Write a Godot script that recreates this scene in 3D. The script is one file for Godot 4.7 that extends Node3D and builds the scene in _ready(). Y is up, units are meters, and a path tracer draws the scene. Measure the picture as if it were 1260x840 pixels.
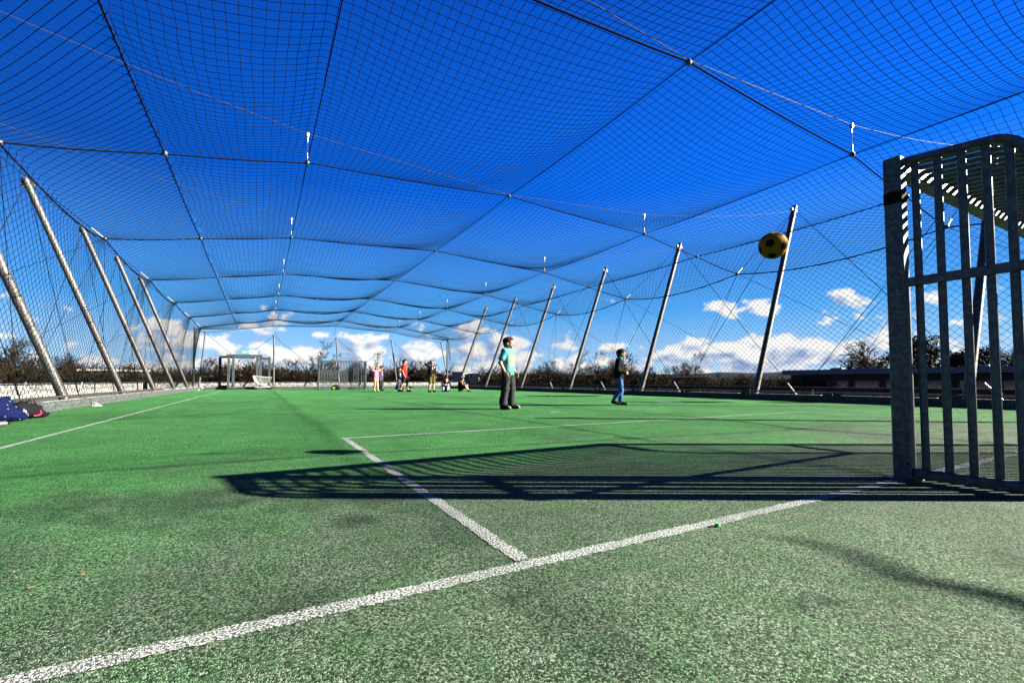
extends Node3D
# Rooftop ball court under a net roof. World: x across the court, -z along its length, y up. f means metres along -z.

const XL := -3.92        # left pole feet
const XR := 14.11        # right pole feet
const LEAN := 2.6
const HT := 6.85
const SP := 5.117        # bay length
const F0 := 4.095
const XC := 5.0          # middle of the court
const EX := 8.38         # net edge from the middle
const EH := 4.04
const SX := 6.46         # seam from the middle
const SH := 4.345
const LX := 4.315        # outer long ropes from the middle
const LH := 4.70
const CH := 4.92
const DH := 5.25
const FAR := 37.3
const NEAR := -3.3
const TONE := 10.5

var rng := RandomNumberGenerator.new()
var nz := FastNoiseLite.new()
var nz2 := FastNoiseLite.new()
var M := {}
var taken := {}

func P(x: float, f: float, h: float) -> Vector3:
	return Vector3(x, h, -f)

func _ready():
	rng.seed = 11
	nz.seed = 3; nz.frequency = 0.35; nz.noise_type = FastNoiseLite.TYPE_SIMPLEX_SMOOTH; nz.fractal_octaves = 4
	nz2.seed = 9; nz2.frequency = 1.0; nz2.noise_type = FastNoiseLite.TYPE_SIMPLEX_SMOOTH; nz2.fractal_octaves = 3
	view_and_light()
	materials()
	setting()
	court()
	poles_and_ropes()
	nets()
	goals()
	surroundings()
	gate_and_cart()
	people()
	small_things()

# ------------------------------------------------------------------ camera, sky, sun
func view_and_light():
	var cam := Camera3D.new(); cam.name = "camera"
	add_child(cam)
	cam.position = Vector3(0, 0.6, 0)
	cam.rotation_degrees = Vector3(2.408, -28.905, 0)
	var near := 0.05
	cam.set_frustum(near * 840.0 / 560.35, Vector2(0, near * 24.93 / 560.35), near, 6000.0)
	cam.current = true
	var env := Environment.new()
	env.background_mode = Environment.BG_SKY
	var sky := Sky.new()
	var pan := PanoramaSkyMaterial.new()
	pan.panorama = sky_image()
	sky.sky_material = pan
	env.sky = sky
	env.background_energy_multiplier = 0.095
	env.tonemap_mode = Environment.TONE_MAPPER_LINEAR
	env.tonemap_exposure = TONE
	env.sdfgi_enabled = true; env.ssao_enabled = true; env.ssil_enabled = true
	var we := WorldEnvironment.new(); we.name = "world_environment"; we.environment = env
	add_child(we)
	var sun := DirectionalLight3D.new(); sun.name = "sun"
	add_child(sun)
	sun.look_at_from_position(Vector3.ZERO, Vector3(-1.85, -1.0, -1.06), Vector3.UP)
	sun.light_energy = 1.6
	sun.light_color = Color(1.0, 0.955, 0.88)
	sun.light_angular_distance = 0.5
	sun.shadow_enabled = true

func sky_image() -> ImageTexture:
	var w := 2048
	var h := 1024
	var a := PackedFloat32Array()
	a.resize(w * h * 3)
	var c1 := FastNoiseLite.new(); c1.seed = 21; c1.noise_type = FastNoiseLite.TYPE_SIMPLEX_SMOOTH; c1.frequency = 1.0; c1.fractal_octaves = 6; c1.fractal_gain = 0.60
	var c2 := FastNoiseLite.new(); c2.seed = 6; c2.noise_type = FastNoiseLite.TYPE_SIMPLEX_SMOOTH; c2.frequency = 1.0; c2.fractal_octaves = 2
	var zen := Vector3(0.0015, 0.026, 0.27)
	var mid := Vector3(0.004, 0.140, 0.80)
	var low := Vector3(0.11, 0.47, 1.05)
	var hor := Vector3(0.56, 0.84, 1.08)
	var sdir := Vector3(1.80, 1.0, 1.04).normalized()
	# larger heaps: bearing, height, half width, half height (degrees), strength
	var heaps := [[58.0, 8.6, 7.0, 1.5, 0.62], [67.0, 7.6, 5.0, 1.3, 0.5], [58.0, 3.6, 15.0, 1.7, 0.28], [28.0, 4.6, 10.0, 1.4, 0.30], [2.0, 4.4, 9.0, 1.5, 0.30], [-8.0, 5.6, 4.0, 0.9, 0.36], [14.0, 3.2, 6.0, 1.2, 0.2], [-35.0, 4.5, 9.0, 1.2, 0.26], [110.0, 5.0, 14.0, 2.0, 0.35], [160.0, 6.0, 18.0, 2.0, 0.35], [215.0, 5.0, 16.0, 2.0, 0.35], [275.0, 5.5, 15.0, 1.8, 0.35]]
	for j in h:
		var el := (0.5 - (j + 0.5) / h) * PI
		var se := sin(el)
		var ce := cos(el)
		var eld := rad_to_deg(el)
		var base: Vector3
		if eld > 22.0: base = mid.lerp(zen, clampf((eld - 22.0) / 32.0, 0.0, 1.0))
		elif eld > 8.0: base = low.lerp(mid, pow((eld - 8.0) / 14.0, 0.8))
		else: base = hor.lerp(low, clampf(eld / 8.0, 0.0, 1.0))
		for i in w:
			var az := (i + 0.5) / w * TAU
			var c := base
			var dx := sin(az) * ce     # column 0 looks along -z
			var dz := -cos(az) * ce
			if eld > 12.0:
				var cs := dx * sdir.x + se * sdir.y + dz * sdir.z
				c = c * (1.0 + 0.62 * smoothstep(12.0, 22.0, eld) * cs)
			if eld > -1.0 and eld < 16.0:
				var n := cloud(c1, c2, dx, dz, eld)
				var thr := 0.02 + 0.10 * maxf(0.0, eld - 3.6) - 0.13 * smoothstep(4.2, 0.6, eld)
				for q in heaps:
					var da: float = (fposmod(rad_to_deg(az) - q[0] + 180.0, 360.0) - 180.0) / q[2]
					var de: float = (eld - q[1]) / q[3]
					var rr: float = da * da + de * de
					if rr < 6.0: thr -= 0.82 * q[4] * exp(-rr)
				var d := smoothstep(thr, thr + 0.10, n)
				if d > 0.0:
					var up := cloud(c1, c2, dx + 0.016, dz + 0.010, eld + 0.85)
					var lit := clampf(0.62 + (n - up) * 1.9, 0.0, 1.0)
					var cc := Vector3(0.30, 0.44, 0.72).lerp(Vector3(1.12, 1.10, 1.06), lit)
					c = c.lerp(cc, d * 0.95)
			if eld < 0.0:
				c = c.lerp(Vector3(0.10, 0.12, 0.11), smoothstep(0.0, -3.0, eld))
			var o := (j * w + i) * 3
			a[o] = c.x; a[o + 1] = c.y; a[o + 2] = c.z
	var img := Image.create_from_data(w, h, false, Image.FORMAT_RGBF, a.to_byte_array())
	return ImageTexture.create_from_image(img)

func cloud(c1: FastNoiseLite, c2: FastNoiseLite, dx: float, dz: float, eld: float) -> float:
	# heaps of fair-weather cloud: wide below, billowing above, smaller towards the horizon
	return c1.get_noise_3d(dx * 10.0, dz * 10.0, eld * 0.36) + 0.25 * c2.get_noise_3d(dx * 3.0 + 20.0, dz * 3.0, eld * 0.15)

# ------------------------------------------------------------------ materials
func lin(r: float, g: float, b: float) -> Color:
	return Color(r, g, b).linear_to_srgb()

func mat(c: Color, rough := 0.8, metal := 0.0) -> StandardMaterial3D:
	var m := StandardMaterial3D.new()
	m.albedo_color = c; m.roughness = rough; m.metallic = metal
	if rough >= 0.6: m.metallic_specular = 0.12      # dull, dusty surfaces
	return m

func blotch(seed_: int, freq: float, lo: float, hi: float, octaves := 5, size := 512, sharp := 1.0) -> ImageTexture:
	var n := FastNoiseLite.new()
	n.seed = seed_; n.frequency = freq; n.noise_type = FastNoiseLite.TYPE_SIMPLEX_SMOOTH; n.fractal_octaves = octaves; n.fractal_gain = 0.6
	var src := n.get_seamless_image(size, size)
	var b := src.get_data()
	var o := PackedByteArray(); o.resize(size * size)
	for i in size * size:
		var v := clampf((b[i] / 255.0 - 0.5) * sharp + 0.5, 0.0, 1.0)
		o[i] = int(clampf(lerpf(lo, hi, v), 0, 1) * 255.0)
	var im := Image.create_from_data(size, size, false, Image.FORMAT_L8, o)
	im.convert(Image.FORMAT_RGB8)
	im.generate_mipmaps()
	return ImageTexture.create_from_image(im)

func tri(m: StandardMaterial3D, scale: float, world := true):
	m.uv1_triplanar = true
	m.uv1_world_triplanar = world
	m.uv1_scale = Vector3(scale, scale, scale)

var grain_alb: ImageTexture
var grain_hgt: ImageTexture
func grains():
	var sz := 1024
	var cv := FastNoiseLite.new(); cv.seed = 4; cv.noise_type = FastNoiseLite.TYPE_CELLULAR; cv.frequency = 0.17
	cv.cellular_return_type = FastNoiseLite.RETURN_CELL_VALUE; cv.fractal_type = FastNoiseLite.FRACTAL_NONE; cv.cellular_jitter = 1.0
	var cd := cv.duplicate(); cd.cellular_return_type = FastNoiseLite.RETURN_DISTANCE2_SUB
	var fn := FastNoiseLite.new(); fn.seed = 8; fn.frequency = 0.06; fn.fractal_octaves = 4; fn.fractal_gain = 0.7
	var iv := cv.get_seamless_image(sz, sz).get_data()
	var idt: PackedByteArray = cd.get_seamless_image(sz, sz).get_data()
	var ifn := fn.get_seamless_image(sz, sz).get_data()
	var al := PackedByteArray(); al.resize(sz * sz * 3)
	var hg := PackedByteArray(); hg.resize(sz * sz)
	for i in sz * sz:
		var v := iv[i] / 255.0
		var d: float = idt[i] / 255.0
		var fv := ifn[i] / 255.0
		var body := smoothstep(0.04, 0.42, d)
		var t := 0.22 + 0.78 * v
		t *= 0.72 + 0.5 * fv
		t = clampf(t, 0.0, 1.0)
		# some granules are paler and greyer than others
		var grey := smoothstep(0.62, 0.95, v) * 0.22
		var o := i * 3
		al[o] = int(255.0 * clampf(t * (0.86 + grey), 0, 1))
		al[o + 1] = int(255.0 * clampf(t, 0, 1))
		al[o + 2] = int(255.0 * clampf(t * (0.88 + grey * 0.8), 0, 1))
		hg[i] = int(255.0 * clampf(body * (0.35 + 0.65 * v), 0, 1))
	var ia := Image.create_from_data(sz, sz, false, Image.FORMAT_RGB8, al); ia.generate_mipmaps()
	var ih := Image.create_from_data(sz, sz, false, Image.FORMAT_L8, hg); ih.convert(Image.FORMAT_RGB8); ih.generate_mipmaps()
	grain_alb = ImageTexture.create_from_image(ia)
	grain_hgt = ImageTexture.create_from_image(ih)

func materials():
	grains()
	var g := mat(Color(1, 1, 1), 0.85)
	g.vertex_color_use_as_albedo = true
	g.albedo_texture = grain_alb
	tri(g, 1.3)
	g.heightmap_enabled = true; g.heightmap_scale = 0.95; g.heightmap_texture = grain_hgt
	g.metallic_specular = 0.2
	M.turf = g
	var ln := g.duplicate(); ln.heightmap_scale = 0.55; ln.albedo_texture = blotch(61, 0.16, 0.25, 1.0, 3, 512, 2.4)
	M.line = ln
	var st := mat(lin(0.042, 0.062, 0.070), 0.45, 0.2)
	st.albedo_texture = blotch(31, 0.035, 0.50, 1.0, 6, 512, 1.7); tri(st, 1.2, false)
	st.roughness_texture = blotch(32, 0.03, 0.55, 1.0, 4, 256); st.roughness = 0.62
	M.steel = st
	var galv := mat(lin(0.060, 0.060, 0.058), 0.55, 0.2)
	galv.albedo_texture = blotch(41, 0.05, 0.30, 1.0, 6, 512, 2.6); tri(galv, 0.9, false)
	M.galv = galv
	M.bright = mat(lin(0.24, 0.24, 0.23), 0.4, 0.3)
	M.cable = mat(lin(0.030, 0.030, 0.029), 0.6, 0.1)
	M.rope = mat(lin(0.005, 0.005, 0.006), 0.95)
	M.net = mat(lin(0.003, 0.0035, 0.004), 0.95)
	M.rope.specular_mode = BaseMaterial3D.SPECULAR_DISABLED
	M.net.specular_mode = BaseMaterial3D.SPECULAR_DISABLED
	M.black = mat(lin(0.004, 0.004, 0.0045), 0.8)
	var kb := mat(lin(0.060, 0.072, 0.072), 0.8)
	kb.albedo_texture = blotch(51, 0.03, 0.55, 1.0, 5, 512, 1.5); tri(kb, 0.7)
	M.kerb = kb
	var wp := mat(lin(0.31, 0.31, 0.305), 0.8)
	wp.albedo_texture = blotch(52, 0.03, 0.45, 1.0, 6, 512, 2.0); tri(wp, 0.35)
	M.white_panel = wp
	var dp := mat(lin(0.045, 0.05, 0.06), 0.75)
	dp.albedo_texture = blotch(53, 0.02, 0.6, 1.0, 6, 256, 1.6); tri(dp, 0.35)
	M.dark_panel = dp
	M.cap = mat(lin(0.04, 0.05, 0.055), 0.6, 0.2)
	var gr := mat(lin(0.12, 0.115, 0.105), 0.95)
	gr.albedo_texture = blotch(54, 0.09, 0.4, 1.0, 5, 512, 1.8); tri(gr, 0.8)
	M.gravel = gr
	var ct := mat(lin(0.025, 0.028, 0.018), 0.95)
	ct.albedo_texture = blotch(55, 0.01, 0.5, 1.0, 6, 512, 1.6); tri(ct, 0.01)
	M.city = ct
	M.bark = mat(lin(0.016, 0.0135, 0.0115), 0.95)
	M.bark_pale = mat(lin(0.16, 0.15, 0.13), 0.9)
	M.brush = mat(lin(0.0095, 0.0075, 0.0048), 0.95)
	M.evergreen = mat(lin(0.006, 0.010, 0.004), 0.9)
	M.hill = mat(lin(0.0035, 0.006, 0.011), 0.95)  # bluish tint puts the distance haze into the colour
	var wt := mat(lin(0.010, 0.022, 0.018), 0.03); wt.metallic_specular = 0.5
	M.water = wt

# ------------------------------------------------------------------ mesh helpers
class Geo:
	var v := PackedVector3Array()
	var n := PackedVector3Array()
	var c := PackedColorArray()
	var ix := PackedInt32Array()
	func quad(a: Vector3, b: Vector3, d: Vector3, e: Vector3):
		# a b d e run counter-clockwise seen from outside; the faces are written clockwise
		var nn := (b - a).cross(d - a).normalized()
		var s := v.size()
		v.append(a); v.append(b); v.append(d); v.append(e)
		for k in 4: n.append(nn)
		ix.append_array(PackedInt32Array([s, s + 2, s + 1, s, s + 3, s + 2]))
	func tri3(a: Vector3, b: Vector3, d: Vector3):
		var nn := (b - a).cross(d - a).normalized()
		var s := v.size()
		v.append(a); v.append(b); v.append(d)
		for k in 3: n.append(nn)
		ix.append_array(PackedInt32Array([s, s + 2, s + 1]))
	func box(ct: Vector3, sz: Vector3, bev := 0.0, basis := Basis()):
		var h := sz * 0.5
		if bev <= 0.0:
			var p := []
			for i in 8:
				p.append(ct + basis * Vector3(h.x * (1 if i & 1 else -1), h.y * (1 if i & 2 else -1), h.z * (1 if i & 4 else -1)))
			quad(p[0], p[2], p[3], p[1]); quad(p[5], p[7], p[6], p[4])
			quad(p[4], p[6], p[2], p[0]); quad(p[1], p[3], p[7], p[5])
			quad(p[2], p[6], p[7], p[3]); quad(p[4], p[0], p[1], p[5])
			return
		# chamfered box: every corner is three points
		var q := {}
		for sx in [-1, 1]:
			for sy in [-1, 1]:
				for sz_ in [-1, 1]:
					var s := Vector3(sx, sy, sz_)
					for ax in 3:
						var e := h - Vector3(bev, bev, bev); e[ax] = h[ax]
						q[[sx, sy, sz_, ax]] = ct + basis * (e * s)
		for ax in 3:
			var u := (ax + 1) % 3
			var w := (ax + 2) % 3
			for s in [-1, 1]:
				var pts := []
				for st in [[-1, -1], [-1, 1], [1, 1], [1, -1]]:
					var k := [0, 0, 0]; k[ax] = s; k[u] = st[0]; k[w] = st[1]
					pts.append(q[[k[0], k[1], k[2], ax]])
				if s > 0: pts.reverse()
				quad(pts[0], pts[1], pts[2], pts[3])
			for su in [-1, 1]:
				for sw in [-1, 1]:
					# the chamfer along axis ax
					var k0 := [0, 0, 0]; k0[u] = su; k0[w] = sw; k0[ax] = -1
					var k1 := k0.duplicate(); k1[ax] = 1
					var pa: Vector3 = q[[k0[0], k0[1], k0[2], u]]
					var pb: Vector3 = q[[k1[0], k1[1], k1[2], u]]
					var pc: Vector3 = q[[k1[0], k1[1], k1[2], w]]
					var pd: Vector3 = q[[k0[0], k0[1], k0[2], w]]
					if su * sw > 0: quad(pd, pc, pb, pa)
					else: quad(pa, pb, pc, pd)
		for sx in [-1, 1]:
			for sy in [-1, 1]:
				for sz_ in [-1, 1]:
					var a: Vector3 = q[[sx, sy, sz_, 0]]
					var b: Vector3 = q[[sx, sy, sz_, 1]]
					var d: Vector3 = q[[sx, sy, sz_, 2]]
					if sx * sy * sz_ > 0: tri3(a, b, d)
					else: tri3(a, d, b)
	func tube(pts: PackedVector3Array, r0: float, r1 := -1.0, sides := 6, caps := false, rb := 1.0):
		if r1 < 0.0: r1 = r0
		var m := pts.size()
		var s := v.size()
		var t0 := (pts[1] - pts[0]).normalized()
		var up := Vector3.UP if absf(t0.y) < 0.9 else Vector3.RIGHT
		var x := t0.cross(up).normalized()
		for i in m:
			var t := (pts[mini(i + 1, m - 1)] - pts[maxi(i - 1, 0)]).normalized()
			x = (x - t * x.dot(t)).normalized()
			var y := x.cross(t)
			var r := lerpf(r0, r1, float(i) / (m - 1))
			for k in sides:
				var a := TAU * k / sides
				v.append(pts[i] + x * (cos(a) * r) + y * (sin(a) * r * rb))
				n.append((x * cos(a) * rb + y * sin(a)).normalized())
		for i in m - 1:
			for k in sides:
				var k2 := (k + 1) % sides
				var a := s + i * sides + k
				var b := s + i * sides + k2
				ix.append(a); ix.append(b); ix.append(a + sides)
				ix.append(b); ix.append(b + sides); ix.append(a + sides)
		if caps:
			for e in [0, m - 1]:
				var ce := v.size()
				var t: Vector3 = (pts[0] - pts[1]).normalized() if e == 0 else (pts[m - 1] - pts[m - 2]).normalized()
				v.append(pts[e]); n.append(t)
				for k in sides:
					v.append(v[s + e * sides + k]); n.append(t)
				for k in sides:
					var k2 := (k + 1) % sides
					if e == 0: ix.append_array(PackedInt32Array([ce, ce + 1 + k2, ce + 1 + k]))
					else: ix.append_array(PackedInt32Array([ce, ce + 1 + k, ce + 1 + k2]))
	func sweep(pts: PackedVector3Array, side: Vector3, hw: float, hd: float):
		# a flat bar: side is the direction of its width
		var m := pts.size()
		var ring := []
		for i in m:
			var t := (pts[mini(i + 1, m - 1)] - pts[maxi(i - 1, 0)]).normalized()
			var y := side.cross(t).normalized()
			var b := minf(hw, hd) * 0.45
			ring.append([pts[i] + side * (hw - b) + y * hd, pts[i] + side * hw + y * (hd - b), pts[i] + side * hw - y * (hd - b), pts[i] + side * (hw - b) - y * hd,
				pts[i] - side * (hw - b) - y * hd, pts[i] - side * hw - y * (hd - b), pts[i] - side * hw + y * (hd - b), pts[i] - side * (hw - b) + y * hd])
		for i in m - 1:
			for k in 8:
				var k2 := (k + 1) % 8
				quad(ring[i][k], ring[i][k2], ring[i + 1][k2], ring[i + 1][k])
		quad(ring[0][0], ring[0][7], ring[0][4], ring[0][3]); quad(ring[0][3], ring[0][2], ring[0][1], ring[0][0])
		quad(ring[m - 1][3], ring[m - 1][4], ring[m - 1][7], ring[m - 1][0]); quad(ring[m - 1][0], ring[m - 1][1], ring[m - 1][2], ring[m - 1][3])
	func blob(ct: Vector3, r: Vector3, seg := 10, rings := 7):
		var s := v.size()
		for i in rings + 1:
			var th := PI * i / rings
			for k in seg:
				var a := TAU * k / seg
				var d := Vector3(sin(th) * cos(a), cos(th), sin(th) * sin(a))
				v.append(ct + d * r); n.append((d / r).normalized())
		for i in rings:
			for k in seg:
				var k2 := (k + 1) % seg
				var a := s + i * seg + k
				var b := s + i * seg + k2
				ix.append_array(PackedInt32Array([a, a + seg, b, b, a + seg, b + seg]))
	func mesh() -> ArrayMesh:
		var ar := []
		ar.resize(Mesh.ARRAY_MAX)
		ar[Mesh.ARRAY_VERTEX] = v; ar[Mesh.ARRAY_NORMAL] = n; ar[Mesh.ARRAY_INDEX] = ix
		if c.size() == v.size() and c.size() > 0: ar[Mesh.ARRAY_COLOR] = c
		var am := ArrayMesh.new()
		am.add_surface_from_arrays(Mesh.PRIMITIVE_TRIANGLES, ar)
		return am

func line(a: Vector3, b: Vector3) -> PackedVector3Array:
	return PackedVector3Array([a, b])

func sagline(a: Vector3, b: Vector3, sag: float, steps := 8) -> PackedVector3Array:
	var p := PackedVector3Array()
	for i in steps + 1:
		var t := float(i) / steps
		p.append(a.lerp(b, t) - Vector3(0, sag * 4.0 * t * (1.0 - t), 0))
	return p

func numbered(called: String) -> String:
	if not taken.has(called):
		taken[called] = 0
		return called
	taken[called] += 1
	return "%s_%03d" % [called, taken[called]]

func tag(o: Node3D, label: String, category: String, group := ""):
	o.set_meta("label", label); o.set_meta("category", category)
	if group != "": o.set_meta("group", group)

func thing(called: String, at: Vector3, label: String, category: String, group := "") -> Node3D:
	var o := Node3D.new(); o.name = numbered(called)
	add_child(o); o.position = at
	tag(o, label, category, group)
	return o

func part(called: String, mesh: Mesh, m: Material, parent: Node3D, at := Vector3.ZERO) -> MeshInstance3D:
	var o := MeshInstance3D.new()
	o.name = called; o.mesh = mesh; o.material_override = m; o.position = at
	o.cast_shadow = GeometryInstance3D.SHADOW_CASTING_SETTING_ON
	parent.add_child(o, true)
	return o

func struct(called: String, mesh: Mesh, m: Material) -> MeshInstance3D:
	var o := MeshInstance3D.new()
	o.name = numbered(called); o.mesh = mesh; o.material_override = m
	add_child(o); o.set_meta("kind", "structure")
	return o

func stuff_part(o: Node):
	o.set_meta("kind", "stuff")

const ORD := ["first", "second", "third", "fourth", "fifth", "sixth", "seventh", "eighth", "ninth", "tenth"]

# ------------------------------------------------------------------ setting: ground, roof deck, court surface
func setting():
	var g := Geo.new()
	g.quad(Vector3(-2500, -9, 2500), Vector3(2500, -9, 2500), Vector3(2500, -9, -2500), Vector3(-2500, -9, -2500))
	struct("ground", g.mesh(), M.city)
	g = Geo.new()
	g.box(Vector3(5.3, -4.52, -19.0), Vector3(27.6, 8.96, 52.0))
	struct("roof_deck", g.mesh(), M.gravel)
	# far ridge of hills
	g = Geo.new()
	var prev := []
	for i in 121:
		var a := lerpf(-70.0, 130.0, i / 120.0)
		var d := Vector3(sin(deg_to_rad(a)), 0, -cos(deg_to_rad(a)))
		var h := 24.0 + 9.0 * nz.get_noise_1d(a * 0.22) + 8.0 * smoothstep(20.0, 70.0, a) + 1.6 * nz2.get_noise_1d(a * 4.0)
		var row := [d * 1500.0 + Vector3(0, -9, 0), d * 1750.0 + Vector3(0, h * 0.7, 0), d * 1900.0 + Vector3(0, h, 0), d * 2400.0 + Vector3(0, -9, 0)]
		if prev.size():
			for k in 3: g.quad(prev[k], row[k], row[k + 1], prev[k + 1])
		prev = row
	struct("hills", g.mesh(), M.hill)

func axis_grid(breaks: Array) -> PackedFloat32Array:
	var o := PackedFloat32Array()
	for b in breaks:
		var n := int(ceil((b[1] - b[0]) / b[2]))
		for i in n: o.append(lerpf(b[0], b[1], float(i) / n))
	o.append(breaks[-1][1])
	return o

var dark_spots := [[0.55, 2.35, 0.16, 0.5], [0.36, 2.05, 0.10, 0.6], [0.25, 2.62, 0.3, 0.35], [-0.35, 2.75, 0.35, 0.4], [-0.9, 2.9, 0.4, 0.35], [0.62, 1.12, 0.05, 0.75], [0.1, 1.35, 0.1, 0.4],
	[1.27, 0.72, 0.05, 0.7], [1.36, 0.70, 0.04, 0.7], [0.98, 0.72, 0.05, 0.4], [0.55, 2.1, 0.05, 0.6], [-0.1, 2.3, 0.22, 0.3], [2.2, 0.5, 0.1, 0.4], [1.0, 3.3, 0.2, 0.3]]

func turf_colour(x: float, f: float) -> Color:
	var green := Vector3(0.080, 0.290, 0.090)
	var pale_grey := Vector3(0.150, 0.204, 0.152)
	var n1 := nz.get_noise_2d(x, f)
	var n2 := nz2.get_noise_2d(x * 1.3 + 40.0, f * 1.3)
	var n3 := nz2.get_noise_2d(x * 4.5, f * 4.5 + 70.0)
	# the goal mouth and the run-off behind the goal are paler and greyer
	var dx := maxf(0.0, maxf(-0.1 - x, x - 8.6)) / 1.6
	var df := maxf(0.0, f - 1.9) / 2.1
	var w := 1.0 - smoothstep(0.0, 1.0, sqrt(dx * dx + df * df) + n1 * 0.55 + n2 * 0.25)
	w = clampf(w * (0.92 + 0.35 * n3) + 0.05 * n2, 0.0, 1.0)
	var c := green.lerp(pale_grey, w)
	c *= 0.93 + 0.24 * n1 + 0.20 * n2 + 0.20 * n3
	# small stained spots and broader darker patches
	for s in dark_spots:
		var dd: float = Vector2(x - s[0], f - s[1]).length() / s[2]
		if dd < 1.8:
			var k: float = (1.0 - smoothstep(0.35, 1.25, dd + n3 * 0.7 + n2 * 0.3)) * s[3]
			c = c.lerp(Vector3(0.02, 0.035, 0.025), k)
	return Color(clampf(c.x, 0, 1), clampf(c.y, 0, 1), clampf(c.z, 0, 1))

func court():
	var xs := axis_grid([[XL - 0.02, -2.4, 0.2], [-2.4, 4.6, 0.045], [4.6, XR + 0.02, 0.25]])
	var fs := axis_grid([[NEAR, 0.1, 0.25], [0.1, 4.2, 0.045], [4.2, 10.0, 0.12], [10.0, FAR + 0.05, 0.3]])
	var g := Geo.new()
	var w := xs.size()
	for j in fs.size():
		for i in w:
			g.v.append(P(xs[i], fs[j], 0.0)); g.n.append(Vector3.UP)
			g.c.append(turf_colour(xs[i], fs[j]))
	for j in fs.size() - 1:
		for i in w - 1:
			var a := j * w + i
			g.ix.append_array(PackedInt32Array([a, a + w, a + 1, a + 1, a + w, a + w + 1]))
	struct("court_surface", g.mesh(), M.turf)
	# painted lines
	var W := 0.059
	paint("goal_line", P(-2.06, 1.30, 0), P(12.06, 1.30, 0), W, -0.3, 4.6)
	paint("area_side_line", P(0.78, 1.34, 0), P(0.78, 5.0, 0), W, 1.3, 5.1)
	paint("area_front_line", P(0.74, 5.03, 0), P(9.26, 5.03, 0), W, 0.7, 5.0)
	paint("area_side_line", P(9.22, 1.34, 0), P(9.22, 5.0, 0), W, 0, 0)
	paint("touch_line", P(-2.02, 1.34, 0), P(-2.02, 33.0, 0), W, 3.0, 8.0)
	paint("touch_line", P(12.02, 1.34, 0), P(12.02, 33.0, 0), W, 0, 0)
	paint("far_goal_line", P(-2.06, 33.04, 0), P(12.06, 33.04, 0), W, 0, 0)
	paint("penalty_mark", P(4.9, 7.35, 0), P(5.15, 7.35, 0), 0.11, 0, 0)
	# shallow puddles near the right side
	for q in [[10.4, 14.6, 1.5, 0.65, 3.0], [10.2, 9.1, 1.45, 0.36, 8.0], [12.9, 7.3, 0.8, 0.25, 5.0]]:
		var pg := Geo.new()
		var c := P(q[0], q[1], 0.004)
		pg.v.append(c); pg.n.append(Vector3.UP)
		var m := 48
		for i in m:
			var a := TAU * i / m
			var r := 1.0 + 0.32 * nz2.get_noise_2d(cos(a) * 1.2 + q[4], sin(a) * 1.2)
			# long axis lies across the view
			var u := Vector3(cos(0.5), 0, sin(0.5))
			var t := Vector3(-sin(0.5), 0, cos(0.5))
			pg.v.append(c + u * (cos(a) * q[2] * r) + t * (sin(a) * q[3] * r)); pg.n.append(Vector3.UP)
		for i in m:
			pg.ix.append_array(PackedInt32Array([0, 1 + i, 1 + (i + 1) % m]))
		struct("puddle", pg.mesh(), M.water)

func paint(called: String, a: Vector3, b: Vector3, width: float, fine0: float, fine1: float):
	var g := Geo.new()
	var d := (b - a).normalized()
	var s := Vector3.UP.cross(d).normalized()
	var L := (b - a).length()
	var t := 0.0
	var k := 0
	while true:
		var p := a + d * t
		var pos := p.x if absf(d.x) > 0.5 else -p.z
		var fine := fine1 > fine0 and pos > fine0 and pos < fine1
		var j := 0.006 if fine else 0.005
		var e0 := rng.randf_range(-j, j) + 0.004 * nz2.get_noise_1d(t * 3.0)
		var e1 := rng.randf_range(-j, j) + 0.004 * nz2.get_noise_1d(t * 3.0 + 50.0)
		g.v.append(p - s * (width * 0.5 + e0) + Vector3(0, 0.0025, 0)); g.v.append(p + s * (width * 0.5 + e1) + Vector3(0, 0.0025, 0))
		g.n.append(Vector3.UP); g.n.append(Vector3.UP)
		var wv := 0.80 + 0.25 * nz2.get_noise_2d(p.x * 2.5 + 9.0, p.z * 2.5)
		var wc := Color(0.45 * wv, 0.51 * wv, 0.50 * wv)
		g.c.append(wc); g.c.append(wc)
		if k > 0:
			var o := (k - 1) * 2
			g.ix.append_array(PackedInt32Array([o, o + 1, o + 2, o + 1, o + 3, o + 2]))
		k += 1
		if t >= L: break
		t = minf(L, t + (0.012 if fine else 0.12))
	struct(called, g.mesh(), M.line)

# ------------------------------------------------------------------ poles, kerbs, ropes
func frame_f(k: int) -> float:
	return F0 + SP * k

func side_x(side: int, off: float) -> float:   # side -1 left, 1 right; off from the middle
	return XC + side * off

func pole_foot(side: int) -> float:
	return XL if side < 0 else XR

func cable_mesh(a: Vector3, b: Vector3, r: float, sag := 0.0) -> Mesh:
	var g := Geo.new()
	g.tube(sagline(a, b, sag, 8 if sag > 0.0 else 1), r, r, 5)
	return g.mesh()

func pole_shaft(a: Vector3, b: Vector3, r: float) -> Mesh:
	var g := Geo.new()
	g.tube(sagline(a, b, 0.0, 6), r, r * 0.96, 16, true)
	return g.mesh()

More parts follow.
